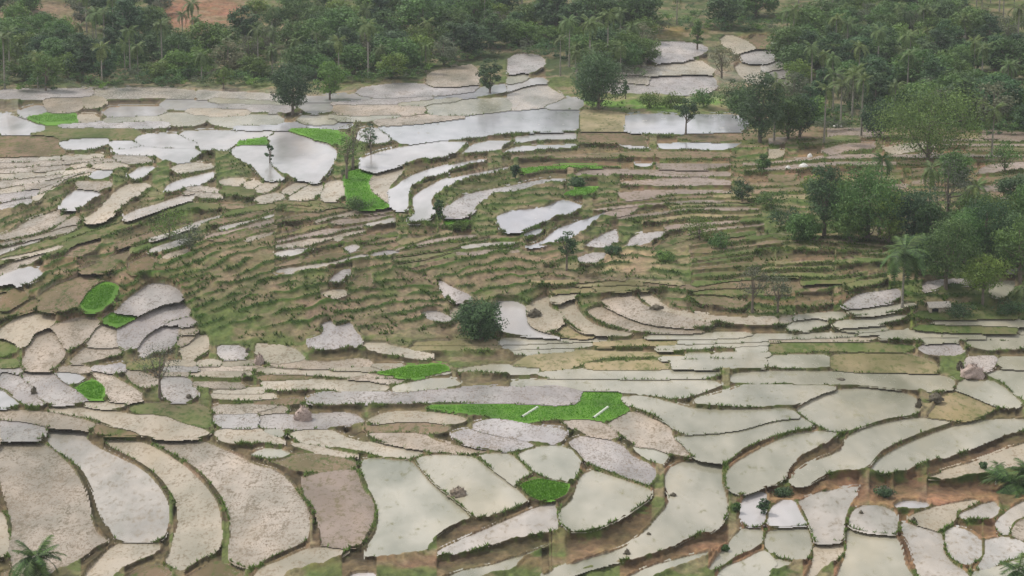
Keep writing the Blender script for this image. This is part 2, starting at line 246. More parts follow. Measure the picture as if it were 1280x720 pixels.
# ------------------------------------------------------------------ outlines of the plots, in image pixels
# @ ox oy  = origin of an image tile in pixels, quarter-pixel steps; then one plot per line: type, corner points
IMAGE_OUTLINES = """
@0 540
m 0,62 225,62 300,118 370,190 412,262 440,350 455,430 480,490 545,545 450,600 380,660 300,690 200,740 100,740 40,600 60,480 40,400 20,300 0,240 -60,150
b -60,380 10,400 38,470 38,600 0,640 -60,640
p 250,0 415,0 440,40 520,90 620,140 700,180 760,230 800,280 832,330 850,400 840,470 815,540 580,540 545,480 500,400 475,320 440,240 400,180 300,105 240,50
b 510,40 720,50 800,90 900,150 960,200 1030,270 1080,340 1105,420 1110,500 1090,580 1000,640 900,700 820,650 850,600 870,520 892,440 890,370 850,300 810,240 740,180 660,130 560,80
m 750,45 1040,50 1100,80 1200,120 1280,165 1380,190 1460,260 1490,310 1525,350 1545,420 1545,530 1440,590 1330,640 1280,675 1240,680 1150,640 1145,600 1160,520 1145,430 1115,340 1060,260 980,180 900,130 820,85
b 580,560 800,557 800,600 700,640 600,690 540,760 400,760 440,690 500,630
r 620,745 740,665 800,665 860,700 840,760 620,760
r 930,735 1080,655 1140,660 1230,695 1200,760 920,760
r 0,700 60,690 140,740 100,800 0,800
@0 400
l 0,500 180,520 222,540 200,600 0,605
m 0,455 100,458 250,470 400,500 470,520 440,545 280,530 150,515 0,490
b 240,445 330,440 560,460 680,480 830,480 880,510 1000,545 1040,565 1000,590 780,592 720,575 660,548 560,520 470,490 350,465
r 480,522 560,545 660,560 700,580 620,582 480,562
b 1080,560 1160,545 1280,550 1400,595 1420,620 1280,618 1150,620 1090,600
y 660,418 900,428 1030,442 1050,535 1000,532 880,493 760,466 660,452
m 630,245 700,262 790,302 770,332 710,335 650,290
m 1060,434 1280,428 1390,432 1280,462 1085,462
l 1070,476 1280,470 1300,500 1280,535 1150,538 1085,520
l 0,260 60,265 110,300 150,350 170,385 230,420 130,420 80,380 30,340 0,330
w 0,350 40,380 90,420 0,440
l 120,270 270,275 320,320 370,350 430,400 340,415 240,410 190,370 170,330 135,300
w 285,262 340,260 420,288 370,315 320,300
m 450,250 540,270 620,320 700,370 700,400 640,410 560,400 540,350 500,300
b 430,412 560,417 640,422 560,437 440,427
l 800,300 860,280 940,300 960,330 985,375 920,408 830,390
b 0,60 60,20 160,-20 260,0 230,30 160,60 140,110 100,120 50,100 10,75
m 180,80 260,50 300,110 320,150 290,210 240,248 130,240 120,210 150,150
m 300,30 380,5 480,5 430,70 380,120 325,140 295,80 265,42
m 350,215 420,155 500,152 560,142 605,165 520,185 440,205
m 470,100 510,40 570,50 580,128 540,138 450,122
l 720,100 800,50 895,20 890,80 850,130 760,160 710,190
b 920,150 960,100 1035,70 1040,150 980,180 940,220 920,180
y 0,100 60,122 60,160 0,180
y 0,200 90,205 80,235 0,245
l 1085,130 1200,130 1235,155 1220,190 1110,190
@320 400
b 0,120 100,130 190,145 240,190 200,208 60,212 40,180 0,165
m 50,218 240,208 330,215 400,212 560,202 580,220 500,233 300,243 150,235
b 0,238 200,248 400,255 560,265 500,280 300,272 0,255
b 590,225 740,223 700,243 620,248
b 30,310 200,303 400,308 640,320 660,342 500,348 250,340 50,338
m 490,288 740,300 700,312 490,300
g 690,340 850,303 1000,305 1020,320 860,340 700,355
l 240,400 350,372 640,367 1000,350 1280,338 1600,345 1625,380 1608,415 1400,414 1280,411 1000,403 700,415 480,415 280,412
m 0,435 120,430 160,450 100,463 0,465
r 0,405 190,398 270,400 200,415 0,420
r 100,275 300,285 180,297 0,295
l 0,490 100,472 200,482 330,472 500,477 540,510 340,533 200,543 60,538 0,520
b 565,500 650,468 860,466 1000,482 1050,500 1000,515 850,506 700,506 585,512
b -10,567 60,585 125,600 100,612 -30,600
g 40,550 120,552 140,578 60,578
r 545,540 700,517 900,522 965,545 920,562 760,552 560,552
b 175,570 240,552 390,562 430,582 600,622 840,652 820,678 700,690 560,665 400,636 200,600
m 560,570 700,567 850,582 900,612 1170,655 1100,667 860,657 620,597
l 985,568 1070,552 1180,580 1280,598 1385,628 1290,655 1200,650 1010,600
b 175,620 260,622 400,652 512,672 505,692 380,678 230,648
@320 540
g 540,135 620,137 780,152 855,240 935,310 1045,400 1070,430 980,468 880,528 835,590 740,620 545,640 550,590 605,500 615,400 595,330 555,260 525,180
g 805,142 850,122 1080,127 1150,170 1280,265 1360,345 1300,372 1100,426 1065,390 965,310 885,240
g 1125,122 1200,108 1280,118 1378,208 1310,242 1290,272 1200,200
r 20,140 60,150 130,140 200,112 495,152 505,178 340,200 200,200 130,170
g 0,92 130,88 180,105 120,132 20,130 -30,120
d 230,230 380,195 500,192 537,290 577,340 587,420 555,500 525,560 490,580 325,568 320,480 290,380 240,320
b 10,690 120,642 290,572 470,590 440,618 300,668 150,708 80,790 -40,790
w 480,708 600,708 570,790 420,790
@640 540
p -370,602 -300,562 -150,497 0,432 130,377 215,357 222,430 240,488 100,515 -40,545 -200,585 -370,618
g -280,705 -100,667 0,633 60,612 200,562 212,560 100,605 40,638 -10,680 -100,700 -300,790 -420,790
g 20,120 100,87 270,82 335,130 340,160 300,243 200,235 130,207
g 345,225 400,197 500,227 688,292 690,320 600,390 540,428 420,487 290,498 252,450 250,390 295,350 325,285
l 288,50 350,28 560,77 600,122 710,182 710,230 690,268 600,240 500,198 375,152
g 605,77 700,82 785,110 750,163 650,120
g 780,195 850,152 1045,165 1035,230 1055,300 1068,390 1008,488 900,525 750,598 600,640 450,665 250,730 175,760 150,720 350,640 560,575 640,515 755,400 795,330 770,280
g 1092,190 1150,142 1280,72 1400,17 1620,2 1595,35 1450,105 1367,178 1345,248 1280,257 1150,305 1085,275
w 1152,370 1180,322 1265,302 1262,420 1240,468 1165,458
g 1095,560 1150,492 1245,492 1235,560 1110,618 1010,688 990,690 1050,605
g 600,717 760,652 1000,592 990,608 860,650 700,715 660,760 540,760
g 1020,790 1050,692 1150,652 1270,592 1335,660 1270,720 1240,790
@640 400
g -450,290 -330,262 -160,252 0,268 120,262 150,240 0,232 -100,228
l -190,522 -100,502 0,508 110,535 235,547 268,560 240,608 130,603 -40,578 -180,545
m 480,520 600,463 700,500 785,540 795,590 850,620 895,688 800,668 640,636 600,606
m 255,512 430,507 535,590 400,578 305,530
g 820,588 1000,577 1110,560 1200,545 1280,522 1450,497 1500,533 1400,547 1280,585 1150,637 1060,708 920,688 870,640
g 130,267 350,252 750,252 1050,264 1000,279 760,289 400,284 150,276
g 0,312 250,303 600,307 950,303 1050,320 900,375 820,390 700,370 540,357 340,347 0,327
g 545,395 640,388 800,422 900,448 1280,453 1390,452 1428,488 1280,502 1120,550 1000,558 840,558 795,520 700,463 585,420
g 800,200 1280,195 1280,232 800,240
t 360,225 780,212 780,243 400,245
t 0,230 150,250 340,222 380,200 600,180 900,180 500,160 100,180
@960 540
g 108,250 190,172 380,87 412,20 600,-40 720,-62 850,-62 925,-58 780,-10 620,58 540,108 478,178 400,188 300,208 160,276
g 515,193 560,142 700,62 860,2 1000,-40 1200,-60 1280,-60 1400,-60 1400,-32 1200,-2 1000,78 760,158 590,212
p 155,350 300,292 468,267 410,340 378,420 365,500 365,542 240,548 218,470 180,400
g 0,500 198,482 212,560 180,640 130,638 0,598
g 0,622 118,657 40,690 -20,700
b 180,760 232,660 238,573 367,568 367,600 320,648 230,720
p 418,463 432,402 480,372 620,397 638,450 630,512 500,498 430,477
g 402,492 470,512 635,530 655,580 675,660 725,740 740,800 330,800 362,700 400,620
p 668,460 760,472 862,510 875,600 915,662 990,710 1000,800 800,800 755,690 725,580 695,520
b 705,428 830,382 1048,342 1035,358 940,398 925,440 875,478 845,497 740,457
w 645,360 700,350 795,362 795,374 720,376 645,378
b 785,232 900,192 1040,152 1280,62 1400,32 1400,150 1280,160 1100,190 1000,216 850,237
p 1065,370 1138,352 1138,418 1060,436 965,428 955,418
p 892,500 940,482 1055,540 1065,600 1010,658 952,648 905,600
p 1152,448 1230,382 1280,352 1400,332 1400,408 1280,418 1220,448 1200,518 1160,498
p 1085,545 1200,532 1280,552 1280,608 1200,636 1100,686 1045,688 1092,620
m 1235,470 1285,442 1400,440 1400,560 1290,548 1220,528
g 1035,700 1200,662 1400,602 1400,800 1025,800
w 0,465 20,390 60,352 122,347 178,430 193,463 100,468
@960 400
g 148,450 212,402 380,352 600,357 700,377 738,402 755,458 700,472 600,485 500,515 370,552 262,528
t 822,460 862,402 900,362 980,372 1060,412 1138,440 1060,478 920,502 805,480
g 948,350 972,302 1060,312 1130,312 1265,418 1245,428 1165,432 1065,390
g 1095,270 1200,252 1400,272 1400,418 1285,400 1185,310
g -180,275 0,260 300,265 600,270 850,280 925,302 915,342 700,342 480,320 350,316 0,308 -180,308
g -380,412 -200,362 -80,328 0,332 345,337 250,368 140,416 60,418 -60,428
g 0,187 300,182 308,232 0,232
t 315,182 500,167 700,177 820,217 860,258 600,258 320,243
g 762,90 958,87 958,103 782,108
l 755,135 955,127 970,163 850,172 775,158
g 988,95 1080,97 1280,120 1280,138 1012,128
l 995,190 1138,182 1118,238 1062,256 1002,238
g 1155,190 1400,192 1400,248 1165,233
b 0,97 330,92 560,72 555,84 350,98 0,108
y 0,116 400,118 735,132 695,152 400,147 0,160
g 372,42 598,37 578,53 402,55
@960 270
l 375,450 440,402 560,382 655,367 650,408 560,437 450,458
l 785,335 880,312 1028,317 1028,338 900,343 785,373
g 405,472 560,457 700,442 745,442 640,468 430,488
r 142,432 318,427 318,438 152,448
g 1105,342 1228,322 1208,398 1125,398
w 1192,272 1268,257 1268,288 1192,298
b 50,512 118,502 108,528 50,538
g 332,537 560,507 715,502 640,518 342,553
g 102,547 260,512 298,540 200,567 102,568
@640 270
w -80,432 0,432 50,447 72,490 72,530 118,572 200,602 258,622 160,602 0,582 -80,558
b 84,450 175,403 172,440 202,470 238,492 248,540 200,568 160,572 102,548 86,522
b 245,452 298,423 330,482 400,542 480,572 595,587 560,597 440,587 352,572 292,528 255,490
t 262,545 330,592 415,602 400,612 282,607 235,582
m 385,472 440,462 600,522 700,552 850,572 955,577 930,583 800,582 650,572 500,542 402,498
b 645,397 700,402 780,462 900,492 1280,517 1390,512 1380,528 1280,538 1000,522 860,497 742,462 662,418
m 445,422 600,402 655,450 760,482 900,522 1015,548 800,547 640,527 542,487
b 192,420 242,392 348,387 282,408 242,428
r 875,402 1000,392 1175,440 1150,458 960,428
v 70,152 150,125 210,72 280,42 340,22 430,-8 480,-28 400,38 342,88 288,108 200,136 90,158
l 565,160 602,102 680,82 798,72 702,128 642,148
l 352,150 450,92 518,64 537,110 478,157
l 325,210 400,183 477,183 450,227 333,237
y 705,160 800,112 950,82 995,78 850,128 722,163
@320 270
l 370,322 420,278 470,265 472,288 430,318 385,332
l 270,620 330,600 350,570 330,545 370,530 400,560 470,535 480,560 520,620 515,650 430,655 340,665 280,655
b 540,640 640,642 740,668 880,700 860,712 700,690 560,662
l 915,322 960,350 1070,400 1060,420 980,420 940,370
b 975,480 1020,440 1040,500 1000,510
l 830,485 900,480 990,520 960,540 880,520
b 385,112 420,100 440,112 410,128
l 440,160 500,145 520,160 470,185
r 480,330 520,300 570,290 575,345 520,350
b 330,385 400,375 460,378 400,400 340,398
@0 270
w 0,310 90,272 150,252 198,290 160,313 0,350
l 592,488 642,432 702,382 762,352 878,372 898,408 800,437 702,482
l 595,580 700,512 800,462 918,452 938,488 820,527 738,577 660,656 602,638
r 182,450 242,372 322,342 450,302 498,312 430,368 388,438 282,466
r 0,402 98,372 118,400 60,468 0,478
r 402,270 470,242 560,202 640,152 648,190 560,257 450,272
r 205,240 332,197 345,162 498,112 498,148 400,198 332,212
b 0,212 100,192 330,142 302,163 150,198 0,223
m 0,102 150,52 300,2 378,-28 300,38 180,88 0,118
m 190,100 322,52 398,42 378,68 270,98 0,148 0,138
r 642,240 740,202 788,230 738,268 662,277
@0 120
w 285,240 400,217 538,210 528,238 420,262 342,262
w 552,235 640,225 688,248 640,262 562,253
w 682,215 860,207 985,235 975,255 860,252 702,238
w 560,272 700,257 830,268 985,275 997,290 920,328 840,318 742,290 602,285
w 905,192 1100,187 1370,182 1250,208 1180,228 1130,268 1012,272 1000,240
w 1152,277 1200,252 1328,247 1338,330 1348,352 1398,402 1408,413 1332,418 1272,350 1192,308
w 305,560 332,512 390,472 470,472 498,490 440,528 350,568
b 420,618 520,552 602,462 690,442 758,447 680,498 560,587 530,627 450,637
w 842,450 960,412 1078,382 1058,408 960,447 880,468 832,478
m 20,700 150,622 300,572 308,590 180,667 40,712
m 235,690 380,602 410,620 345,660 252,710
m 382,432 560,432 540,458 400,458
b 852,368 900,347 1000,342 1078,350 900,382
w 645,398 702,362 778,357 680,412
w 462,382 560,372 540,398 452,408
b 472,342 620,337 638,358 482,358
m 562,302 740,312 758,328 602,328
b 1085,430 1150,417 1222,417 1200,438
b 1225,440 1280,427 1318,440 1232,462
r 0,217 278,212 300,258 328,288 0,305
w -20,97 60,112 228,160 223,173 0,178
w 112,80 208,62 218,80 122,98
b 392,110 478,108 478,120 402,122
y 102,180 300,162 678,172 678,207 300,200
m 232,12 408,12 398,58 262,77
b 422,2 508,2 508,38 432,48
b 942,65 1240,62 1238,83 962,83
g 802,100 1040,97 1028,118 822,123
g 1052,112 1400,107 1398,133 1062,128
@320 120
w 84,215 102,187 200,197 300,227 370,252 398,290 380,330 350,380 308,423 240,418 182,398 122,368 88,330
w 532,322 600,292 700,267 850,242 1000,227 1055,227 998,287 850,307 702,342 602,377 532,358
v 625,152 850,137 1100,102 1280,80 1608,70 1612,158 1280,168 1000,201 850,224 722,231 695,215
w 525,180 590,172 648,205 668,223 590,232 542,218
w 1025,287 1090,237 1280,220 1262,235 1202,272
b 578,420 622,387 738,367 702,408 660,448 648,500 657,538 620,498 592,468
w 668,482 702,457 762,412 850,377 960,347 1080,320 1175,312 1080,343 950,377 850,407 780,438 752,478 753,540 733,572 678,567 682,520
w 790,512 850,467 950,417 1080,387 1288,347 1288,358 1100,402 980,447 898,483 863,530 888,585 848,625 772,637 764,620 802,580
l 932,600 962,552 1030,502 1110,477 1280,447 1430,417 1568,412 1480,433 1290,471 1168,497 1108,548 1078,587 1000,612
b 2,460 60,432 118,437 60,472 0,478
b 132,480 200,437 258,432 180,487
b 165,513 232,462 338,442 288,507
b 335,510 362,432 428,427 436,498 352,527
b 2,510 118,492 138,508 30,537
@640 120
w 10,222 150,206 320,206 320,219 100,223 20,236
w -50,288 -10,262 60,250 200,245 325,240 325,258 200,266 0,283
v -80,600 0,572 100,562 180,547 250,517 358,547 320,578 220,607 120,646 0,686 -62,660
v 62,690 140,662 172,667 100,708 52,713
t 347,82 558,97 556,162 349,162
v 570,112 700,102 830,112 1000,107 1158,112 1152,163 950,172 570,172
r 330,197 640,207 690,255 480,238 330,238
v 722,237 850,232 1148,237 1128,258 850,263 742,263
w 522,237 640,228 695,262 562,262
r 862,200 1148,197 1148,222 872,222
r 562,282 1098,282 1098,310 800,315 642,308 352,290
r 0,302 240,292 538,302 538,309 240,311 0,316
w 602,338 703,336 703,351 622,351
d 712,335 1088,336 1088,358 722,360
d 332,377 600,367 1098,377 1098,402 742,402 562,397 302,408
d 542,427 1098,422 1108,447 742,450 542,443
d 522,482 740,467 1098,472 1098,488 800,493 642,517 542,513
d 442,590 540,562 640,552 600,588 482,607
@960 120
d 0,212 98,202 98,238 0,248
b 0,262 88,272 78,303 0,317
d 262,270 400,237 538,237 538,268 400,277 302,297
r 0,392 148,392 138,417 0,422
b 562,260 680,237 838,222 848,258 760,272 602,288
r 712,390 800,367 838,362 828,378 722,408
d 712,430 828,407 828,428 722,442
d 1062,360 1200,332 1400,330 1400,345 1180,378 1042,392
r 1042,417 1400,372 1400,400 1052,428
d 1012,457 1400,412 1400,428 1022,468
r 1002,492 1400,447 1400,475 1002,512
d 1002,520 1400,490 1400,505 1002,537
y 142,240 438,197 438,218 300,238 152,248
@320 0
l 522,452 750,427 900,442 1098,432 1098,458 900,477 700,487 532,478
m 872,372 1088,332 1098,418 882,428
w 222,520 378,517 378,543 252,548
m 392,522 700,532 855,545 700,572 402,558
g 865,520 1280,502 1280,543 1000,567 872,558
m 602,600 900,587 1098,590 800,617 622,622
g 222,592 398,592 398,622 242,618
@640 0
p 0,470 130,422 178,442 238,490 150,527 0,547
w 172,530 250,512 333,497 333,538 202,542
l 702,227 830,222 958,237 948,258 872,268 878,298 760,308 702,290
b 742,322 958,322 998,363 742,368
l 692,382 998,382 998,438 880,457 702,448
b 1062,192 1100,192 1208,235 1140,252 1092,238
r 1202,192 1290,202 1290,235 1222,223
l 1162,267 1290,252 1290,308 1182,308
l 0,292 60,282 148,292 138,328 42,357 0,367
g 0,382 58,372 58,398 0,418
b 1132,332 1238,322 1238,398 1182,398
"""
SEEDBEDS = [  # label, image tile origin, outline
 ("long bright green rice seedbed crossed by two white strips, beside the pale ploughed plot", (640, 400), "-450,434 -150,427 0,426 330,421 350,372 430,357 535,359 545,402 585,450 520,485 440,503 380,493 200,493 60,508 -60,485 -250,460"),
 ("small bright green seedbed wedged between four pale flooded paddies in the foreground", (640, 540), "38,262 150,234 285,262 265,315 160,343 112,333"),
 ("small rounded bright green seedbed beside grey ploughed plots at far left", (0, 400), "382,340 430,312 500,317 518,340 508,398 440,388 407,365"),
 ("lens-shaped bright green seedbed in the middle strips below the bare brown slope", (320, 400), "612,265 700,242 820,231 950,231 962,245 900,270 760,293 690,280"),
 ("bright green grass plot curving behind the round silver pond", (320, 120), "172,167 260,162 400,187 440,202 430,238 372,233 262,200"),
 ("thin green seedbed strip between two bright flooded paddies near the round pond", (0, 120), "1192,222 1328,220 1330,241 1192,243"),
 ("green meadow plot below the slender trees, left of the curved terraces", (320, 120), "442,392 500,372 588,390 560,420 568,480 640,522 662,558 522,563 472,538"),
 ("long thin green strip in the curved upper terraces", (640, 120), "32,362 130,352 360,347 558,352 320,363 160,373 52,388"),
 ("short bright green strip below the dark bushes in the curved terraces", (640, 120), "252,490 302,467 438,457 398,488 262,498"),
 ("green grass strip at the upper left beside the pale lake-like paddies", (0, 120), "132,102 378,97 388,123 202,128"),
 ("yellow-green plot at the top of the left terraces, above the long pale plots", (0, 270), "402,440 442,382 520,342 578,352 538,438 480,468 422,462"),
 ("tiny green patch among the long grey plots at left", (0, 270), "542,500 640,497 677,510 600,538 542,533"),
 ("small bright green patch below the lavender curved paddy", (320, 120), "930,632 1000,612 1080,618 1070,642 980,652"),
]
plots = []     # (type, Nx2 points)
def soften(P, it=3):
    P = np.asarray(P, float); n = len(P)
    a = np.roll(P, -1, 0) - P; b = P - np.roll(P, 1, 0)
    la = np.hypot(*a.T) + 1e-6; lb = np.hypot(*b.T) + 1e-6
    cosv = (a * b).sum(1) / (la * lb)
    k = np.clip((cosv - .0) / .6, 0, 1)[:, None]              # sharp corners stay corners
    T = (a / la[:, None] + b / lb[:, None]) * .5 * k
    out_ = []
    for i in range(n):
        j = (i + 1) % n; L = la[i]
        for t in np.arange(it) / it:
            h1 = 2 * t**3 - 3 * t**2 + 1; h2 = t**3 - 2 * t**2 + t; h3 = -2 * t**3 + 3 * t**2; h4 = t**3 - t**2
            # a corner end keeps the straight direction of this edge
            m0 = T[i] * L + a[i] * (1 - k[i]); m1 = T[j] * L + a[i] * (1 - k[j])
            out_.append(P[i] * h1 + m0 * h2 + P[j] * h3 + m1 * h4)
    P = np.array(out_)
    return P * .8 + (np.roll(P, 1, 0) + np.roll(P, -1, 0)) * .1
def parse(s, o): return np.array([[float(a) / 4 + o[0], float(b) / 4 + o[1]] for a, b in (p.split(',') for p in s.split())])
org = (0, 0)
for ln in IMAGE_OUTLINES.strip().splitlines():
    if ln[0] == '@': org = tuple(float(x) for x in ln[1:].split()); continue
    k, rest = ln.split(' ', 1)
    plots.append([k, soften(parse(rest, org)), None])
for lab, o, s in SEEDBEDS: plots.insert(0, ['s', soften(parse(s, o)), lab])

# grid in image pixel coordinates, running on past the frame
U0, U1, V0, V1 = -130.0, 1410.0, -66.0, 790.0
DU, DV = 1.6, 1.1
us = np.arange(U0, U1, DU); vs = np.arange(V1, V0, -DV)      # rows from near to far
NU, NV = len(us), len(vs)
UU, VV = np.meshgrid(us, vs)
ID = np.full((NV, NU), -1, np.int32)
def inside(P, x, y):
    c = np.zeros(x.shape, bool); n = len(P)
    for i in range(n):
        x1, y1 = P[i]; x2, y2 = P[(i + 1) % n]
        if y1 == y2: continue
        m = (y1 > y) != (y2 > y)
        c ^= m & (x < (x2 - x1) * (y - y1) / (y2 - y1) + x1)
    return c
def window(P):
    a0 = max(0, int((P[:, 0].min() - U0) / DU)); a1 = min(NU, int((P[:, 0].max() - U0) / DU) + 2)
    b0 = max(0, int((V1 - P[:, 1].max()) / DV)); b1 = min(NV, int((V1 - P[:, 1].min()) / DV) + 2)
    return a0, a1, b0, b1
kept = []
def register(k, P, lab, maxover):
    a0, a1, b0, b1 = window(P)
    if a1 <= a0 or b1 <= b0: return False
    m = inside(P, UU[b0:b1, a0:a1], VV[b0:b1, a0:a1])
    tot = m.sum()
    if tot < 5: return False
    sub = ID[b0:b1, a0:a1]
    if ((sub >= 0) & m).sum() > maxover * tot: return False
    sub[m & (sub < 0)] = len(kept)
    kept.append([k, P, lab]); return True
for k, P, lab in plots: register(k, P, lab, .6)
NHAND = len(kept)

# families of narrow terraces that follow the slope, between guide lines
def resample(P, n):
    P = np.asarray(P, float); d = np.r_[0, np.cumsum(np.hypot(*np.diff(P, axis=0).T))]
    t = np.linspace(0, d[-1], n); return np.stack([np.interp(t, d, P[:, 0]), np.interp(t, d, P[:, 1])], 1)
def family(guides, n, kinds, gap=.28, lens=(30, 90), keep=.85, wob=.12, seed=0, M=60):
    q = random.Random(seed)
    G = np.array([resample(g, M) for g in guides]); K = len(G) - 1
    def curve(t):
        t = max(0, min(.9999, t)) * K; i = int(t); f = t - i
        return G[i] * (1 - f) + G[i + 1] * f
    L = np.hypot(*np.diff(G[0], axis=0).T).sum()
    ph = np.linspace(0, 1, M)
    def line(j):
        t = j / n
        C = curve(t); a = curve(max(0, t - .5 / n)); b = curve(min(1, t + .5 / n)); d = (b - a)
        w_ = (np.sin(ph * 9 + j * 1.7 + seed) + .6 * np.sin(ph * 21 + j * 2.9)) * wob
        return C + d * w_[:, None]
    lines = [line(j) for j in range(n + 1)]
    for j in range(n):
        A, B = lines[j], lines[j + 1]
        p = 0.0
        while p < .985:
            e = min(1.0, p + q.uniform(*lens) / L)
            if 1 - e < .04: e = 1.0
            i0, i1 = int(p * (M - 1)), int(round((e - .008) * (M - 1)))
            if i1 - i0 >= 2 and q.random() < keep:
                g0 = gap * q.uniform(.2, .5); g1 = gap * q.uniform(.5, 1)
                a_ = A[i0:i1 + 1] * (1 - g0) + B[i0:i1 + 1] * g0; b_ = B[i0:i1 + 1] * (1 - g1) + A[i0:i1 + 1] * g1
                m_ = (a_ + b_) / 2
                f = np.ones(len(a_)); f[0] = f[-1] = .6
                if len(f) > 6: f[1] = f[-2] = .8
                a_ = m_ + (a_ - m_) * f[:, None]; b_ = m_ + (b_ - m_) * f[:, None]
                step = max(1, len(a_) // 8)
                ix = sorted(set(list(range(0, len(a_), step)) + [len(a_) - 1]))
                P = np.concatenate([a_[ix], b_[ix][::-1]])
                register(q.choice(kinds), soften(P, 2), None, .10)
            p = e
family([[(-130, 330), (0, 286), (60, 270), (120, 245), (180, 222), (250, 205)], [(-130, 385), (0, 345), (60, 322), (120, 300), (180, 282), (240, 262)], [(-130, 430), (0, 398), (60, 382), (120, 360), (180, 335), (235, 320)]], 10, 'rrrmmyyp', .40, (70, 230), .97, .14, seed=1)
family([[(190, 292), (260, 264), (340, 246)], [(175, 338), (260, 314), (345, 294)]], 7, 'yrrrdpmd', .42, (50, 130), .95, .2, seed=2)
family([[(345, 276), (420, 260), (490, 250)], [(345, 346), (420, 332), (500, 318)]], 9, 'yrrrdwmlp', .42, (30, 120), .92, .25, seed=22)
family([[(500, 292), (560, 280), (650, 268)], [(490, 346), (560, 334), (650, 320)]], 7, 'yrrrtdp', .42, (40, 120), .9, .25, seed=23)
family([[(860, 305), (960, 290), (1060, 292), (1110, 300)], [(870, 372), (960, 368), (1060, 364), (1110, 350)]], 9, 'yyytr', .45, (50, 150), .92, .25, seed=3)
family([[(205, 452), (300, 450), (400, 452), (470, 455)], [(200, 502), (300, 508), (420, 502), (520, 492)]], 8, 'bbmmlr', .3, (30, 90), .9, seed=4)
family([[(0, 114), (200, 112), (400, 124), (560, 112), (690, 92)], [(0, 150), (200, 142), (400, 142), (560, 135), (660, 120)], [(0, 168), (200, 162), (400, 160), (560, 152), (640, 138)]], 8, 'vpgwwlg', .25, (50, 170), .95, seed=5)
family([[(0, 196), (90, 196), (180, 190)], [(0, 225), (60, 220), (120, 208), (190, 200)], [(0, 265), (45, 252), (85, 226), (150, 205)]], 8, 'mmbbl', .3, (20, 60), .92, seed=6)
family([[(930, 168), (1050, 162), (1280, 168), (1400, 165)], [(930, 215), (1050, 205), (1280, 200), (1400, 195)], [(930, 262), (1100, 262), (1280, 246), (1400, 240)]], 11, 'ddddrrt', .45, (60, 200), .95, seed=7)
family([[(930, 398), (1100, 388), (1280, 392), (1400, 392)], [(930, 432), (1100, 432), (1280, 436), (1400, 436)]], 5, 'ggyg', .25, (50, 140), .8, seed=8)
family([[(640, 262), (760, 246), (860, 240), (935, 237)], [(640, 300), (740, 275), (860, 262), (950, 262)], [(700, 345), (800, 325), (880, 306), (960, 292)]], 9, 'yydddrt', .45, (60, 160), .95, seed=9)
family([[(520, 428), (640, 424), (960, 415)], [(500, 452), (640, 458), (960, 446)]], 5, 'gggt', .3, (50, 150), .8, seed=10)
family([[(230, 215), (330, 235), (430, 250), (560, 276)], [(230, 262), (330, 262), (430, 268), (560, 284)]], 6, 'mryy', .4, (20, 60), .7, seed=12)
family([[(-130, 505), (-60, 520), (0, 530)], [(-130, 780), (-60, 780), (-10, 780)]], 6, 'mbl', .2, (40, 80), 1, seed=13)
family([[(1290, 420), (1400, 420)], [(1290, 520), (1400, 520)]], 4, 'g', .2, (80, 90), 1, seed=14)
family([[(740, 55), (850, 58), (990, 50)], [(740, 112), (850, 118), (1000, 105)]], 6, 'plmp', .3, (35, 90), .9, seed=15)
family([[(0, 410), (60, 405), (130, 398), (240, 385)], [(-20, 470), (60, 468), (130, 470), (240, 455)]], 6, 'mly', .35, (25, 60), .85, seed=16)
family([[(660, 350), (760, 345), (880, 355)], [(700, 368), (800, 362), (880, 368)]], 3, 'trt', .35, (30, 80), .9, seed=17)

# let neighbouring plots close up until only a bund is left between them
def filt(A, r, fn):
    B = A.copy()
    for a_ in range(-r, r + 1):
        for b_ in range(-r, r + 1):
            B = fn(B, np.roll(np.roll(A, a_, 0), b_, 1))
    return B
def close_up(r, its, mask):
    for _ in range(its):
        big = filt(np.where(ID < 0, 99999, ID), r, np.minimum); top = filt(ID, r, np.maximum)
        n4 = np.maximum(np.maximum(np.roll(ID, 1, 0), np.roll(ID, -1, 0)), np.maximum(np.roll(ID, 1, 1), np.roll(ID, -1, 1)))
        g_ = (ID < 0) & (big == top) & (n4 >= 0) & mask
        ID[g_] = n4[g_]
wide = np.zeros(ID.shape, bool)       # banks that really are wide
for (zu, zv, ru, rv) in [(1120, 603, 150, 14), (760, 680, 150, 26), (470, 700, 120, 12)]:
    wide |= np.hypot((UU - zu) / ru, (VV - zv) / rv) < 1
close_up(2, 1, (VV > 430) & ~wide & ((UU > 460) | (VV < 545)))
close_up(2, 1, (VV > 560) & (UU > 880) & ~wide)
ampl = (UU > 560) & (VV > 172) & (VV < 350)
close_up(2, 1, (VV <= 430) & (VV > 170) & ~ampl)
close_up(1, 4, (VV <= 175))
close_up(1, 3, (VV > 335) & (VV < 440) & (UU < 250))
close_up(1, 1, (VV > 440) & (VV < 545) & (UU < 340))
close_up(1, 1, (VV > 350) & (VV < 560) & (UU >= 340))
close_up(1, 1, (VV > 170) & (VV < 262) & ~ampl)
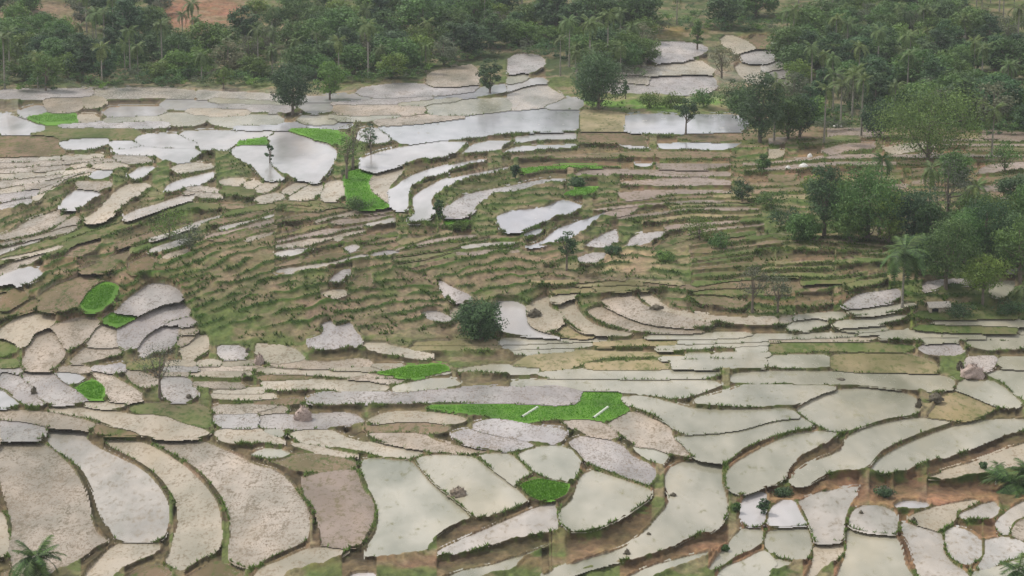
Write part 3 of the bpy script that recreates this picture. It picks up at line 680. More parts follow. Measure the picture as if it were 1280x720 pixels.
# a plane for every plot: mostly level, a little of the slope left in it
planes = []
for k, P, lab in kept:
    c = P.mean(0); p0 = at(*c); px = at(c[0] + 6, c[1]); pv = at(c[0], c[1] - 6)
    e1 = px - p0; e2 = pv - p0
    A = np.array([[e1[0], e1[1]], [e2[0], e2[1]]]); g = np.linalg.solve(A, np.array([e1[2], e2[2]]))
    g = np.clip(g, -.3, .3) * .25
    planes.append((p0[0], p0[1], p0[2], g[0], g[1]))
planes = np.array(planes)
LEVEL = .34      # how far each plot is levelled out of the slope
def s_plane(pl, u, v):
    dx, dy, dz = rays(u, v)
    x0, y0, z0, gx, gy = pl
    fl = (z0 - CAMZ - gx * x0 - gy * y0) / (dz - gx * dx - gy * dy)
    h_ = s_of(u, v)
    return h_ + LEVEL * np.clip(fl - h_, -6, 6)
DXr, DYr, DZr = rays(UU, VV)
SH = s_of(UU, VV)
S = SH.copy()
m = ID >= 0
pl = planes[ID[m]].T
S[m] = s_plane(pl, UU[m], VV[m])
# banks: interpolate between the plot below and the plot above
lo_d = np.full((NV, NU), 1e3); lo_s = SH.copy(); d = np.full(NU, 1e3); ls = SH[0].copy()
for r in range(NV):
    g_ = m[r]; d = np.where(g_, 0, d + DV); ls = np.where(g_, S[r], ls)
    lo_d[r] = d; lo_s[r] = ls
up_d = np.full((NV, NU), 1e3); up_s = SH.copy(); d = np.full(NU, 1e3); ls = SH[-1].copy(); up_id = np.zeros((NV, NU), np.int32); li = np.zeros(NU, np.int32)
for r in range(NV - 1, -1, -1):
    g_ = m[r]; d = np.where(g_, 0, d + DV); ls = np.where(g_, S[r], ls); li = np.where(g_, ID[r], li)
    up_d[r] = d; up_s[r] = ls; up_id[r] = li
# sideways distance too, so upright bunds are recognised
def side(mm):
    o_ = np.full((NV, NU), 1e3); d = np.full(NV, 1e3)
    for c in range(NU): d = np.where(mm[:, c], 0, d + DU); o_[:, c] = d
    return o_
sidel = side(m); sider = side(m[:, ::-1])[:, ::-1]
hgap = sidel + sider
gap = lo_d + up_d
fr = lo_d / np.maximum(gap, 1e-6)
GMAX = np.where(VV > 540, 54, 26)
narrow = (~m) & (gap < GMAX)
LIP = np.minimum(2.9, gap * .55)
lipS = s_plane(planes[up_id].transpose(2, 0, 1), UU, np.where(up_d < LIP, VV, VV - np.clip(up_d - LIP, 0, 60)))
prof = np.clip((gap - up_d) / np.maximum(gap - LIP, .1), 0, 1) ; prof = np.clip(prof * 1.25, 0, 1); prof = prof * prof * (3 - 2 * prof)
Sg = np.where(up_d < LIP, lipS, lo_s + (lipS - lo_s) * prof)
wgt = np.clip((GMAX - gap) / 12, 0, 1)
broad = narrow & (gap > 13)
def ublur(A, mask, k=9, its=3):
    W = mask.astype(float); A = A.copy()
    for _ in range(its):
        num = A * W; cs = np.cumsum(np.pad(num, ((0, 0), (k + 1, k)), 'constant'), 1); cw = np.cumsum(np.pad(W, ((0, 0), (k + 1, k)), 'constant'), 1)
        A = np.where(mask, (cs[:, 2 * k + 1:] - cs[:, :-2 * k - 1]) / np.maximum(cw[:, 2 * k + 1:] - cw[:, :-2 * k - 1], 1e-9), A)
    return A
fr = np.where(broad, ublur(fr, broad), fr)
Sg = np.where(broad & (up_d > 4) & (lo_d > 3), ublur(Sg - SH, broad) + SH, Sg)
S = np.where(narrow, Sg * wgt + SH * (1 - wgt), S)
def sideS(mm, SS):
    o_ = np.zeros((NV, NU)); ls = SS[:, 0].copy()
    for c in range(NU): ls = np.where(mm[:, c], SS[:, c], ls); o_[:, c] = ls
    return o_
dH = np.where(m, S - SH, 0)
sL = sideS(m, dH); sR = sideS(m[:, ::-1], dH[:, ::-1])[:, ::-1]
upright = (~m) & (hgap < 11) & (hgap < gap * 1.1)
S = np.where(upright, SH + (sL * sider + sR * sidel) / np.maximum(hgap, .1), S)
# smooth only the unplotted ground
for _ in range(1):
    Sp = np.pad(S, 1, 'edge')
    av = (Sp[:-2, 1:-1] + Sp[2:, 1:-1] + Sp[1:-1, :-2] + Sp[1:-1, 2:]) / 4
    S = np.where(m, S, .35 * S + .65 * av)
S = np.maximum.accumulate(S, 0)
X = DXr * S; Y = DYr * S; Z = CAMZ + DZr * S
edge = np.minimum(np.minimum(lo_d, up_d), np.minimum(sidel, sider))
nz = fbm(X * .8, Y * .5, 3); nzl = fbm(X * .05, Y * .03, 9, 3)
mpp = S / F_PX                                             # metres per image pixel here
crest = np.where(~m, np.clip(1.45 - np.minimum(up_d, np.minimum(sidel, sider)) / 4.0, 0, 1), 0)
mb = m.astype(float)
for _ in range(2):
    mp_ = np.pad(mb, 1, 'edge')
    mb = (mp_[:-2, 1:-1] + mp_[2:, 1:-1] + mp_[1:-1, :-2] + mp_[1:-1, 2:] + 2 * mb) / 6
mbn = np.clip(mb + (nz - .5) * .25, 0, 1)
bh = (.20 + .30 * nz) * np.where(m, 1, np.clip(crest * 1.4, 0, 1))
Z = Z + np.where(mbn < .5, bh * (.5 - mbn) * 2, -.26 * (mbn - .5))
# unmarked ground on the slopes is stepped too: low ridges that follow the slope
tilt = np.interp(UU, [-130, 0, 150, 330, 650, 900, 1400], [-60, 0, 55, 105, 150, 160, 140])
per = np.interp(VV, [160, 260, 400, 720], [6.5, 8.5, 11, 16])
_vv = np.arange(-70, 800.0); _pp = np.interp(_vv, [160, 260, 400, 720], [6.5, 8.5, 11, 16]); _I = np.cumsum(1 / _pp)
ph = np.interp(VV, _vv, _I) + tilt / 10 + (fbm(UU / 90, VV / 34, 5, 3) - .5) * 2.2
fph = ph - np.floor(ph)
ridge = np.clip(1 - np.abs(fph - .5) / .22, 0, 1) * np.clip((fbm(UU / 40, VV / 8, 61, 2) - .24) / .15, 0, 1)
slope_zone = np.clip((VV - 172) / 15, 0, 1) * np.clip((415 - VV) / 12, 0, 1)
ridge = ridge * slope_zone * (~m) * np.clip((np.minimum(gap, hgap) - 5) / 5, 0, 1)
Z = Z + ridge * .45
openg = (~m) & (np.minimum(gap, hgap) > 14)
Z = Z + np.where(openg, (nz - .5) * .6 + (fbm(X * .15, Y * .1, 21) - .5) * 1.2, 0)

# tone of the unplotted ground
OLIVE = (.12, .13, .055); MEAD = (.12, .21, .04); BROWN = (.195, .15, .10); RED = (.20, .115, .08); DKG = (.055, .075, .03); TAN = (.33, .26, .155); GREY = (.27, .235, .20)
C = np.zeros((NV, NU, 3)) + np.array((.105, .13, .045))
ZONES = [(640, 330, 170, 34, BROWN, .9), (500, 395, 150, 30, BROWN, 1), (560, 440, 120, 12, OLIVE, .7), (300, 360, 80, 25, BROWN, .7), (340, 300, 190, 40, (.17, .135, .08), .85),
         (100, 350, 130, 60, RED, .55), (60, 270, 120, 40, BROWN, .6), (760, 325, 110, 14, TAN, .7), (820, 375, 120, 20, BROWN, .8), (1000, 330, 120, 36, OLIVE, .9), (1000, 375, 120, 8, RED, .7),
         (850, 425, 260, 14, OLIVE, .9), (1200, 405, 110, 14, (.17, .18, .05), .9), (760, 215, 200, 50, (.13, .12, .06), .8), (1120, 210, 220, 45, RED, .65), (1250, 245, 60, 20, OLIVE, .8),
         (60, 190, 90, 16, (.26, .19, .11), .8), (200, 130, 240, 24, GREY, .8), (520, 125, 160, 16, (.22, .19, .12), .8), (840, 128, 120, 8, MEAD, 1), (850, 90, 130, 30, GREY, .8),
         (255, 18, 62, 34, (.24, .125, .08), 1), (40, 30, 75, 30, (.22, .15, .11), .9), (420, 30, 130, 26, (.17, .15, .08), .8), (940, 10, 200, 26, (.10, .13, .055), .8), (600, 70, 80, 12, (.22, .19, .12), .7),
         (830, 40, 60, 8, (.3, .2, .08), .8), (950, 48, 30, 8, (.45, .25, .12), .8), (210, 285, 36, 22, (.12, .2, .04), .8), (1060, 150, 120, 10, OLIVE, .8),
         (1180, 620, 160, 16, RED, .8), (1080, 600, 120, 14, (.2, .12, .07), .7), (820, 670, 170, 26, (.22, .16, .09), .8), (470, 700, 170, 14, (.14, .13, .055), .6), (560, 702, 150, 9, RED, .7),
         (70, 700, 70, 20, OLIVE, .6), (650, 330, 60, 30, BROWN, .6), (1140, 185, 80, 14, OLIVE, .7), (500, 500, 250, 5, OLIVE, .8), (1180, 100, 220, 62, DKG, 1), (1080, 50, 240, 40, DKG, .8), (200, 75, 420, 32, DKG, 1), (690, 60, 90, 34, DKG, .9), (1100, 290, 100, 14, DKG, .8), (1230, 320, 90, 50, DKG, .8)]
for (zu, zv, ru, rv, c, st) in ZONES:
    dd = np.hypot((UU - zu) / ru, (VV - zv) / rv) + (fbm(UU / 22, VV / 9, 31, 3) - .5) * .9
    a = np.clip((1.25 - dd) / .5, 0, 1)[..., None] * st
    C = C * (1 - a) + np.array(c) * a
# streaks along the contour: darker growth, drier earth
st1 = fbm(X * .10, Y * .16, 101, 4); st2 = fbm(X * .22 + 9, Y * .3, 111, 3)
a = (np.clip((st1 - .52) / .12, 0, 1) * .3)[..., None]; C = C * (1 - a) + np.array((.06, .08, .025)) * a
a = (np.clip((st2 - .50) / .10, 0, 1) * .6)[..., None]; C = C * (1 - a) + np.array((.24, .185, .125)) * a
a = np.clip(ridge * 1.6, 0, 1)[..., None]; C = C * (1 - a) + (np.array((.045, .07, .02)) + np.array((.02, .05, 0)) * nzl[..., None]) * a
# banks: grassy crest, bare soil below, both darkened to stand for occlusion shade
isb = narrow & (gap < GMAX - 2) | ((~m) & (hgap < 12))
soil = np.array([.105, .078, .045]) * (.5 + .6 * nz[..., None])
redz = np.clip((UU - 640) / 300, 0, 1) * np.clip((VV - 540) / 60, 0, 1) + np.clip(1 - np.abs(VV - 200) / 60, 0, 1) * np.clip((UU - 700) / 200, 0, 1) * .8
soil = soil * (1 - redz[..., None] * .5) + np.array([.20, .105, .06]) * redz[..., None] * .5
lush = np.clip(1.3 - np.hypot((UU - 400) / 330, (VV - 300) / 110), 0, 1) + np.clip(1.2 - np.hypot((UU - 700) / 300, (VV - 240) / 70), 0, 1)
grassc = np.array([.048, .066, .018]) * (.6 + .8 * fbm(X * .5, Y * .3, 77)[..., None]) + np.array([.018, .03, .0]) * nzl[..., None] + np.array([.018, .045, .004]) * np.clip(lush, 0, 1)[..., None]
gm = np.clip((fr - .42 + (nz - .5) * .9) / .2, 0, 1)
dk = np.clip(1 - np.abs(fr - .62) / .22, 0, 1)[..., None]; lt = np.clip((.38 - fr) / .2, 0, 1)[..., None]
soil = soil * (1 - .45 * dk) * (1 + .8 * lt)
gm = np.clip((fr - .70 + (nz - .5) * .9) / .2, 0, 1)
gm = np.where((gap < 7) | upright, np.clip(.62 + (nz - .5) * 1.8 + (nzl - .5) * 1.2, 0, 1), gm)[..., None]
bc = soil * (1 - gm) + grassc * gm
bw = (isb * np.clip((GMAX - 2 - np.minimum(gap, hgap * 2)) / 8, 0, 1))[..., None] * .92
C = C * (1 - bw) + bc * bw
# lush, darker green margins in the green middle
C = C * (.82 + .36 * nz[..., None])
C[m] = np.array([.24, .20, .15])
# skirt: the outermost rows and columns run on outwards and down
V3 = np.stack([X, Y, Z], -1).reshape(-1, 3)
idx = np.arange(NV * NU).reshape(NV, NU)
q_ = np.stack([idx[:-1, :-1], idx[:-1, 1:], idx[1:, 1:], idx[1:, :-1]], -1).reshape(-1, 4)
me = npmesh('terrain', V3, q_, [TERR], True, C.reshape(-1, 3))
terrain = link(bpy.data.objects.new('terrain', me)); tag(terrain, 'terraced valley side of earth banks and grassy bunds', kind='structure')

# land beyond the image pixel grid, all round, a little lower where it passes under it
gx = np.concatenate([np.arange(-4000, -500, 250), np.arange(-500, 501, 20), np.arange(750, 4001, 250)])
gy = np.concatenate([np.arange(-2000, 0, 400), np.arange(0, 1200, 20), np.arange(1200, 6001, 300)])
GX, GY = np.meshgrid(gx, gy)
hz = np.interp(np.clip(GY, 120, 6000), _pd, _pz)
uu_ = GX / np.maximum(GY, 1) * F_PX
ins = (GY > 268) & (GY < 812) & (np.abs(GX) < .255 * GY)
GZ = hz + np.where(ins, -6, -.8) + np.where(GY < 200, (GY - 200) * .02, 0) + fbm(GX / 300, GY / 300, 5) * np.clip((GY - 850) / 400, 0, 1) * 60 + np.abs(GX) * .03 * (np.abs(GX) > 400)
i2 = np.arange(GX.size).reshape(GX.shape)
q2 = np.stack([i2[:-1, :-1], i2[:-1, 1:], i2[1:, 1:], i2[1:, :-1]], -1).reshape(-1, 4)
cc = np.zeros((GX.size, 3)) + np.array((.09, .105, .045))
hills = link(bpy.data.objects.new('hills', npmesh('hills', np.stack([GX, GY, GZ], -1).reshape(-1, 3), q2, [TERR], True, cc)))
tag(hills, 'green slopes around the terraced valley', kind='structure')

# ------------------------------------------------------------------ plots as pieces of the terrain
NAMES = {'w': 'flooded_paddy', 'v': 'clear_water_paddy', 'g': 'silty_paddy', 'b': 'pale_mud_paddy', 'm': 'ploughed_paddy', 'l': 'grey_mud_paddy', 'd': 'brown_mud_paddy', 'p': 'muddy_water_paddy', 'r': 'bare_soil_plot', 't': 'stubble_plot', 'y': 'grassy_plot', 's': 'seedbed'}
def grow(P, a):
    c = np.roll(P, -1, 0) - np.roll(P, 1, 0); n = np.stack([c[:, 1], -c[:, 0]], 1)
    n /= np.maximum(np.hypot(n[:, 0], n[:, 1]), 1e-6)[:, None]
    area = .5 * np.sum(P[:, 0] * np.roll(P[:, 1], -1) - np.roll(P[:, 0], -1) * P[:, 1])
    return P + n * a * (1 if area > 0 else -1)
from mathutils.geometry import tessellate_polygon
m = ID >= 0
ID2 = ID.copy()                              # run two cells in under the bund
ID2 = np.where(ID2 < 0, np.maximum(np.roll(ID2, 1, 1), np.roll(ID2, -1, 1)), ID2)
ID2 = np.where(ID2 < 0, np.roll(ID2, -1, 0), ID2)
for _ in range(2): ID2 = np.where(ID2 < 0, np.roll(ID2, 1, 0), ID2)
order = np.argwhere(ID2 >= 0); ids = ID2[order[:, 0], order[:, 1]]
so_ = np.argsort(ids, kind='stable'); order = order[so_]; ids = ids[so_]
starts = np.searchsorted(ids, np.arange(len(kept))); ends = np.searchsorted(ids, np.arange(len(kept)), 'right')
for i, (k, P, lab) in enumerate(kept):
    cells = order[starts[i]:ends[i]]
    if len(cells) < 6: continue
    r_, c_ = cells[:, 0], cells[:, 1]
    so2 = np.lexsort((c_, r_)); r_, c_ = r_[so2], c_[so2]
    brk = np.r_[True, (np.diff(r_) != 0) | (np.diff(c_) != 1)]
    st = np.flatnonzero(brk); en = np.r_[st[1:] - 1, len(r_) - 1]
    rr, ca, cb = r_[st], c_[st], c_[en]
    qu = []
    for a_, c0, c1 in [(a_, x0, min(x0 + 7, c1)) for a_, c0, c1 in zip(rr, ca, cb) for x0 in range(c0, c1 + 1, 8)]:
        ua, ub, va, vb = U0 + (c0 - .5) * DU, U0 + (c1 + .5) * DU, V1 - (a_ - .5) * DV, V1 - (a_ + .5) * DV
        qu += [(ua, va), (ub, va), (ub, vb), (ua, vb)]
    qu = np.array(qu); s_ = s_plane(planes[i], qu[:, 0], qu[:, 1]); dx, dy, dz = rays(qu[:, 0], qu[:, 1])
    W = np.stack([dx * s_, dy * s_, CAMZ + dz * s_ + (.03 if k in 'ys' else 0)], 1); o3 = W.mean(0)
    me = npmesh(NAMES[k], W - o3, np.arange(len(W)).reshape(-1, 4), [MAT[k]])
    o = bpy.data.objects.new(NAMES[k], me); o.location = o3
    if lab: link(o); tag(o, lab, 'seedbed'); kept[i].append(o)
    else: link(o, terrain)

# ------------------------------------------------------------------ tufts, clods, seedlings
def tufts(pts, size, blades=4, lean=.5, rs=rng):
    n = len(pts); a = rs.uniform(0, 6.283, (n, blades)); h = size[:, None] * rs.uniform(.6, 1.2, (n, blades))
    w_ = size[:, None] * .22
    base = pts[:, None, :]; ca, sa = np.cos(a), np.sin(a)
    tip = base + np.stack([ca * h * lean, sa * h * lean, h], -1)
    p1 = base + np.stack([-sa * w_, ca * w_, 0 * h - .03], -1); p2 = base + np.stack([sa * w_, -ca * w_, 0 * h - .03], -1)
    V = np.stack([p1, p2, tip], 2).reshape(-1, 3); T = np.arange(len(V)).reshape(-1, 3)
    tone = np.repeat(rs.uniform(0, 1, n * blades), 3)[:, None].repeat(3, 1)
    return V, T, tone
tn = vnoise(X * .28, Y * .2, 44)
cand = np.argwhere(isb & (crest > .1) & (gm[..., 0] > .2) & (tn > .42) & (VV < 740) & (VV > 130))
sel = cand[rng.choice(len(cand), min(len(cand), 52000), replace=False)]
pts = V3.reshape(NV, NU, 3)[sel[:, 0], sel[:, 1]] + rng.uniform(-.1, .1, (len(sel), 3)) * np.array([1, 1, 0])
V, T, tone = tufts(pts, .08 + .42 * rng.uniform(0, 1, len(pts)) ** 2.5, 4, .9)
bg_ = link(bpy.data.objects.new('bund_grass', npmesh('bund_grass', V, T, [GRASS], col=tone)))
tag(bg_, 'short rough grass growing along the tops of the earth bunds', 'grass', kind='stuff')
cand = np.argwhere(((isb & (crest > .05)) | (ridge > .35)) & (tn > .36) & (VV < 430) & (VV > 165))
sel = cand[rng.choice(len(cand), min(len(cand), 60000), replace=False)]
pts = V3.reshape(NV, NU, 3)[sel[:, 0], sel[:, 1]] + rng.uniform(-.12, .12, (len(sel), 3)) * np.array([1, 1, 0])
V, T, tone = tufts(pts, .08 + .38 * rng.uniform(0, 1, len(pts)) ** 1.8, 4, .9)
bg2 = link(bpy.data.objects.new('bank_weeds', npmesh('bank_weeds', V, T, [WEED], col=tone)))
tag(bg2, 'rank green weeds growing along the terrace edges of the slope', 'weeds', kind='stuff')
# scrub on the unplotted slope
cand = np.argwhere(openg & (VV > 120) & (VV < 440))
pr = vnoise(UU[cand[:, 0], cand[:, 1]] / 14, VV[cand[:, 0], cand[:, 1]] / 6, 8)
cand = cand[pr > .62]
sel = cand[rng.choice(len(cand), min(len(cand), 6000), replace=False)]
pts = V3.reshape(NV, NU, 3)[sel[:, 0], sel[:, 1]]
V, T, tone = tufts(pts, .15 + .6 * rng.uniform(0, 1, len(pts)) ** 2, 6, .8)
sg = link(bpy.data.objects.new('slope_scrub', npmesh('slope_scrub', V, T, [GRASS], col=tone)))
tag(sg, 'low patchy scrub scattered over the bare brown slope', 'scrub', kind='stuff')
# clods in ploughed plots
kk = np.array([k for k, *_ in kept])
isplo = m & np.isin(np.where(m, kk[np.clip(ID, 0, None)], ''), ['m', 'l', 'r', 'd'])
near = (VV > 420)
pz_ = vnoise(X * .35, Y * .16, 91)
cand = np.argwhere(isplo & (pz_ > .45) & (VV < 740) & (VV > 180))
pw = np.where(VV[cand[:, 0], cand[:, 1]] > 420, 1.0, .5); pw /= pw.sum()
sel = cand[rng.choice(len(cand), min(len(cand), 22000), replace=False, p=pw)]
pts = V3.reshape(NV, NU, 3)[sel[:, 0], sel[:, 1]] + np.array([0, 0, .08])
pts = pts + rng.uniform(-.15, .15, pts.shape) * np.array([1, 1, 0])
n = len(pts); sz = rng.uniform(.06, .18, n)
a = rng.uniform(0, 6.28, n)
vv = []
for j in range(3):
    an = a + j * 2.094; vv.append(pts + np.stack([np.cos(an) * sz * 1.3, np.sin(an) * sz * 1.3, 0 * sz], 1))
vv.append(pts + np.stack([0 * sz, 0 * sz, sz * .7], 1))
V = np.stack(vv, 1).reshape(-1, 3); b0_ = np.arange(n)[:, None] * 4
T = np.concatenate([b0_ + np.array([0, 1, 3]), b0_ + np.array([1, 2, 3]), b0_ + np.array([2, 0, 3])])
cl = link(bpy.data.objects.new('soil_clods', npmesh('soil_clods', V, T, [CLOD])))
tag(cl, 'dark clods and stubble clumps lying in the ploughed muddy plots', 'clods', kind='stuff')
# seedlings on every seedbed
for i, rec in enumerate(kept):
    if rec[2] is None: continue
    P = rec[1]; c0 = P.min(0); c1 = P.max(0); area = (c1 - c0).prod()
    k_ = int(min(9000, area * 2.4)); q = rng.uniform(c0, c1, (k_, 2)); q = q[inside(P, q[:, 0], q[:, 1])]
    s = s_plane(planes[i], q[:, 0], q[:, 1]); dx, dy, dz = rays(q[:, 0], q[:, 1])
    W = np.stack([dx * s, dy * s, CAMZ + dz * s], 1) - np.array(rec[3].location)
    V, T, tone = tufts(W, rng.uniform(.13, .26, len(W)), 3, .6)
    o = link(bpy.data.objects.new('seedlings', npmesh('seedlings', V, T, [SEED], col=tone)), rec[3]); o['kind'] = 'stuff'

# ------------------------------------------------------------------ trees
def tube(pts, rad, sides=7):
    pts = [np.array(p, float) for p in pts]; V = []; T = []
    for i, p in enumerate(pts):
        d = pts[min(i + 1, len(pts) - 1)] - pts[max(i - 1, 0)]; d /= np.linalg.norm(d)
        a = np.cross(d, [0, 1, 0.1]); a /= np.linalg.norm(a); b = np.cross(d, a)
        for j in range(sides):
            t = 6.2832 * j / sides; V.append(p + (a * math.cos(t) + b * math.sin(t)) * rad[i])
    for i in range(len(pts) - 1):
        for j in range(sides):
            A = i * sides + j; B = i * sides + (j + 1) % sides
            T.append((A, B, B + sides)); T.append((A, B + sides, A + sides))
    return V, T
def join(parts):
    V = []; T = []
    for v, t in parts:
        b = len(V); V += list(v); T += [tuple(x + b for x in f) for f in t]
    return np.array(V), np.array(T)
def make_tree_meshes(seed, h, w_, leaf, mat, nclump, nleaf, trunk_frac=.25, dens=1.0, cone=0, bark=BARK):
    q = np.random.default_rng(seed)
    ch = h * (1 - trunk_frac); cz = h * trunk_frac + ch / 2
    cen = []
    while len(cen) < nclump:
        p = q.uniform(-1, 1, 3); r = np.linalg.norm(p)
        if r > 1 or r < .35: continue
        z = p[2]
        k = (1 - cone * (z + 1) / 2)
        cen.append([p[0] * k * w_ / 2 * q.uniform(.75, 1.08), p[1] * k * w_ / 2 * q.uniform(.75, 1.08), cz + z * ch / 2 * .85])
    cen = np.array(cen)
    # limbs to some of the clumps
    lean = q.uniform(-.04, .04, 2) * h
    top = np.array([lean[0], lean[1], h * .7])
    parts = [tube([(0, 0, -.5), (lean[0] * .2, lean[1] * .2, h * .25), (lean[0] * .6, lean[1] * .6, h * .5), top], [h * .028 + .05, h * .022, h * .016, h * .006])]
    for c in cen[:min(10, nclump)]:
        st = np.array([lean[0] * .4, lean[1] * .4, h * q.uniform(trunk_frac * .8, .5)])
        mid = (st + c) / 2 + np.array([0, 0, -.04 * h])
        parts.append(tube([st, mid, c], [h * .011 + .02, h * .007 + .01, .015], 5))
    tv, tt = join(parts)
    trunk = npmesh('trunk', tv, tt, [bark], True)
    n = nclump * nleaf
    ci = np.repeat(np.arange(nclump), nleaf)
    cr = q.uniform(.10, .19, nclump) * w_ * dens
    dirs = q.normal(size=(n, 3)); dirs /= np.linalg.norm(dirs, axis=1)[:, None]
    rad = cr[ci] * q.uniform(.35, 1, n) ** .6
    pos = cen[ci] + dirs * rad[:, None] * np.array([1.15, 1.15, .8])
    nrm = dirs + q.normal(size=(n, 3)) * .6 + np.array([0, 0, .5]); nrm /= np.linalg.norm(nrm, axis=1)[:, None]
    a = np.cross(nrm, q.normal(size=(n, 3))); a /= np.linalg.norm(a, axis=1)[:, None]; b = np.cross(nrm, a)
    L = leaf * q.uniform(.6, 1.4, n)[:, None]
    Vv = np.stack([pos - a * L * .7, pos + b * L * .35, pos + a * L * .7, pos - b * L * .35], 1).reshape(-1, 3)
    Q = np.arange(4 * n).reshape(-1, 4)
    tone_c = q.uniform(0, 1, nclump)
    tone = np.clip(tone_c[ci] * .75 + q.uniform(-.1, .35, n), 0, 1).repeat(4)[:, None].repeat(3, 1)
    crown = npmesh('crown', Vv, Q, [mat], col=tone)
    return trunk, crown
def frond_mesh(L, leaf, droop, mat, seed, n=22):
    q = np.random.default_rng(seed); V = []; T = []
    def pt(t): return np.array([L * t * (1 - .12 * t * t), 0, L * (.38 * t - droop * t * t)])
    for i in range(n):
        t = .12 + .88 * i / n; p = pt(t); p2 = pt(min(1, t + .9 / n))
        ll = leaf * (math.sin(math.pi * (.12 + .85 * t)) ** .7) * q.uniform(.85, 1.1)
        for s in (-1, 1):
            tip = p + np.array([ll * .45, s * ll * .8, -ll * .38 * q.uniform(.7, 1.3)])
            b = len(V); V += [p, p2, tip]; T.append((b, b + 1, b + 2))
    for i in range(6):
        a, c = pt(i / 6), pt((i + 1) / 6); b = len(V); wd = .05 * (1 - i / 7) * L / 3
        V += [a + [0, -wd, .01], a + [0, wd, .01], c + [0, 0, .01]]; T.append((b, b + 1, b + 2))
    tone = q.uniform(0, 1, len(T)).repeat(3)[:, None].repeat(3, 1)
    return npmesh('frond', np.array(V), np.array(T), [mat], col=tone)
def merge_fronds(fr_list):
    Vs = []; Ts = []; Cs = []; b = 0
    for me, M in fr_list:
        n = len(me.vertices); v = np.empty(n * 3, np.float32); me.vertices.foreach_get('co', v); v = v.reshape(-1, 3)
        Mn = np.array(M); v = v @ Mn[:3, :3].T + Mn[:3, 3]
        t = np.empty(len(me.loops), np.int32); me.loops.foreach_get('vertex_index', t)
        c = np.empty(n * 4, np.float32); me.color_attributes['tone'].data.foreach_get('color', c)
        Vs.append(v); Ts.append(t.reshape(-1, 3) + b); Cs.append(c.reshape(-1, 4)[:, :3]); b += n
    return np.concatenate(Vs), np.concatenate(Ts), np.concatenate(Cs)
FRG = [frond_mesh(1, .32, d_, LEAF_PALMD, s_) for d_, s_ in ((.35, 11), (.6, 12), (.95, 13), (1.25, 14))]
FR = [frond_mesh(1, .30, d_, LEAF_PALM, s_) for d_, s_ in ((.35, 1), (.6, 2), (.95, 3), (1.25, 4))]
def frond_set(h, L, n, seed, FR=FR):
    q = random.Random(seed); out_ = []
    for i in range(n):
        e = q.random(); az_ = i * 2.39996 + q.uniform(-.2, .2)
        me_ = FR[min(3, int(e * 4))]; tilt = (.5 - e) * 1.2
        M = Matrix.Translation((0, 0, h)) @ Matrix.Rotation(az_, 4, 'Z') @ Matrix.Rotation(-tilt, 4, 'Y') @ Matrix.Scale(L * q.uniform(.85, 1.1), 4)
        out_.append((me_, M))
    return out_
def palm_trunk(h, lean, seed):
    k = 8; pts = [(lean * (i / k) ** 1.6, 0, -.4 + (h + .4) * i / k) for i in range(k + 1)]
    v, t = tube(pts, [.26 - .14 * (i / k) + (.08 if i == 0 else 0) for i in range(k + 1)], 8)
    return npmesh('trunk', np.array(v), np.array(t), [BARKP], True)
def ground_z(x, y):
    u = 640 + x / y * F_PX * (math.cos(PITCH))      # first guess, refined below
    v = np.interp(y, _pd, _pv)
    for _ in range(3):
        dx, dy, dz = rays(u, v); u = 640 + (x / y) * float(dy) * F_PX
    c = int(round((u - U0) / DU)); r = int(round((V1 - v) / DV))
    # search the column for the matching distance
    if 0 <= c < NU:
        col = Y[:, c]; r = int(np.clip(np.searchsorted(col, y), 0, NV - 1)); return float(Z[r, c])
    return float(np.interp(y, _pd, _pz))
def base(u, v):
    c = int(np.clip(round((u - U0) / DU), 0, NU - 1)); r = int(np.clip(round((V1 - v) / DV), 0, NV - 1))
    return np.array([X[r, c], Y[r, c], Z[r, c]])
def px2m(v, n): return float(n * np.interp(v, _pv[::-1], _pd[::-1]) / F_PX)

def tree(name, label, u, v, hpx, wpx, mat, seed, leafpx=2.0, nclump=40, nleaf=60, trunk=.25, dens=1., cone=0, cat='tree', group=None, bark=BARK):
    h, w_ = px2m(v, hpx) * 1.03, px2m(v, wpx)
    tm, cm = make_tree_meshes(seed, h, w_, px2m(v, leafpx), mat, nclump, nleaf, trunk, dens, cone, bark)
    e = link(bpy.data.objects.new(name, None)); e.location = base(u, v)
    tag(e, label, cat, group)
    link(bpy.data.objects.new('trunk', tm), e); link(bpy.data.objects.new('crown', cm), e)
    return e
def palm(label, u, v, hpx, Lpx, seed, n=22, lean=.5, name='coconut_palm', single=True, group=None):
    h, L = px2m(v, hpx), px2m(v, Lpx)
    e = link(bpy.data.objects.new(name, None)); e.location = base(u, v); e.rotation_euler.z = random.Random(seed).uniform(-.6, .6)
    tag(e, label, 'palm', group)
    if h > .8: link(bpy.data.objects.new('trunk', palm_trunk(h, lean, seed)), e)
    for me_, M in frond_set(h, L, n, seed, FRG if name == 'young_palm' or hpx > 95 or Lpx > 30 else FR):
        o = link(bpy.data.objects.new('frond', me_), e)
        o.matrix_local = Matrix.Translation((lean if h > .8 else 0, 0, 0)) @ M
    return e

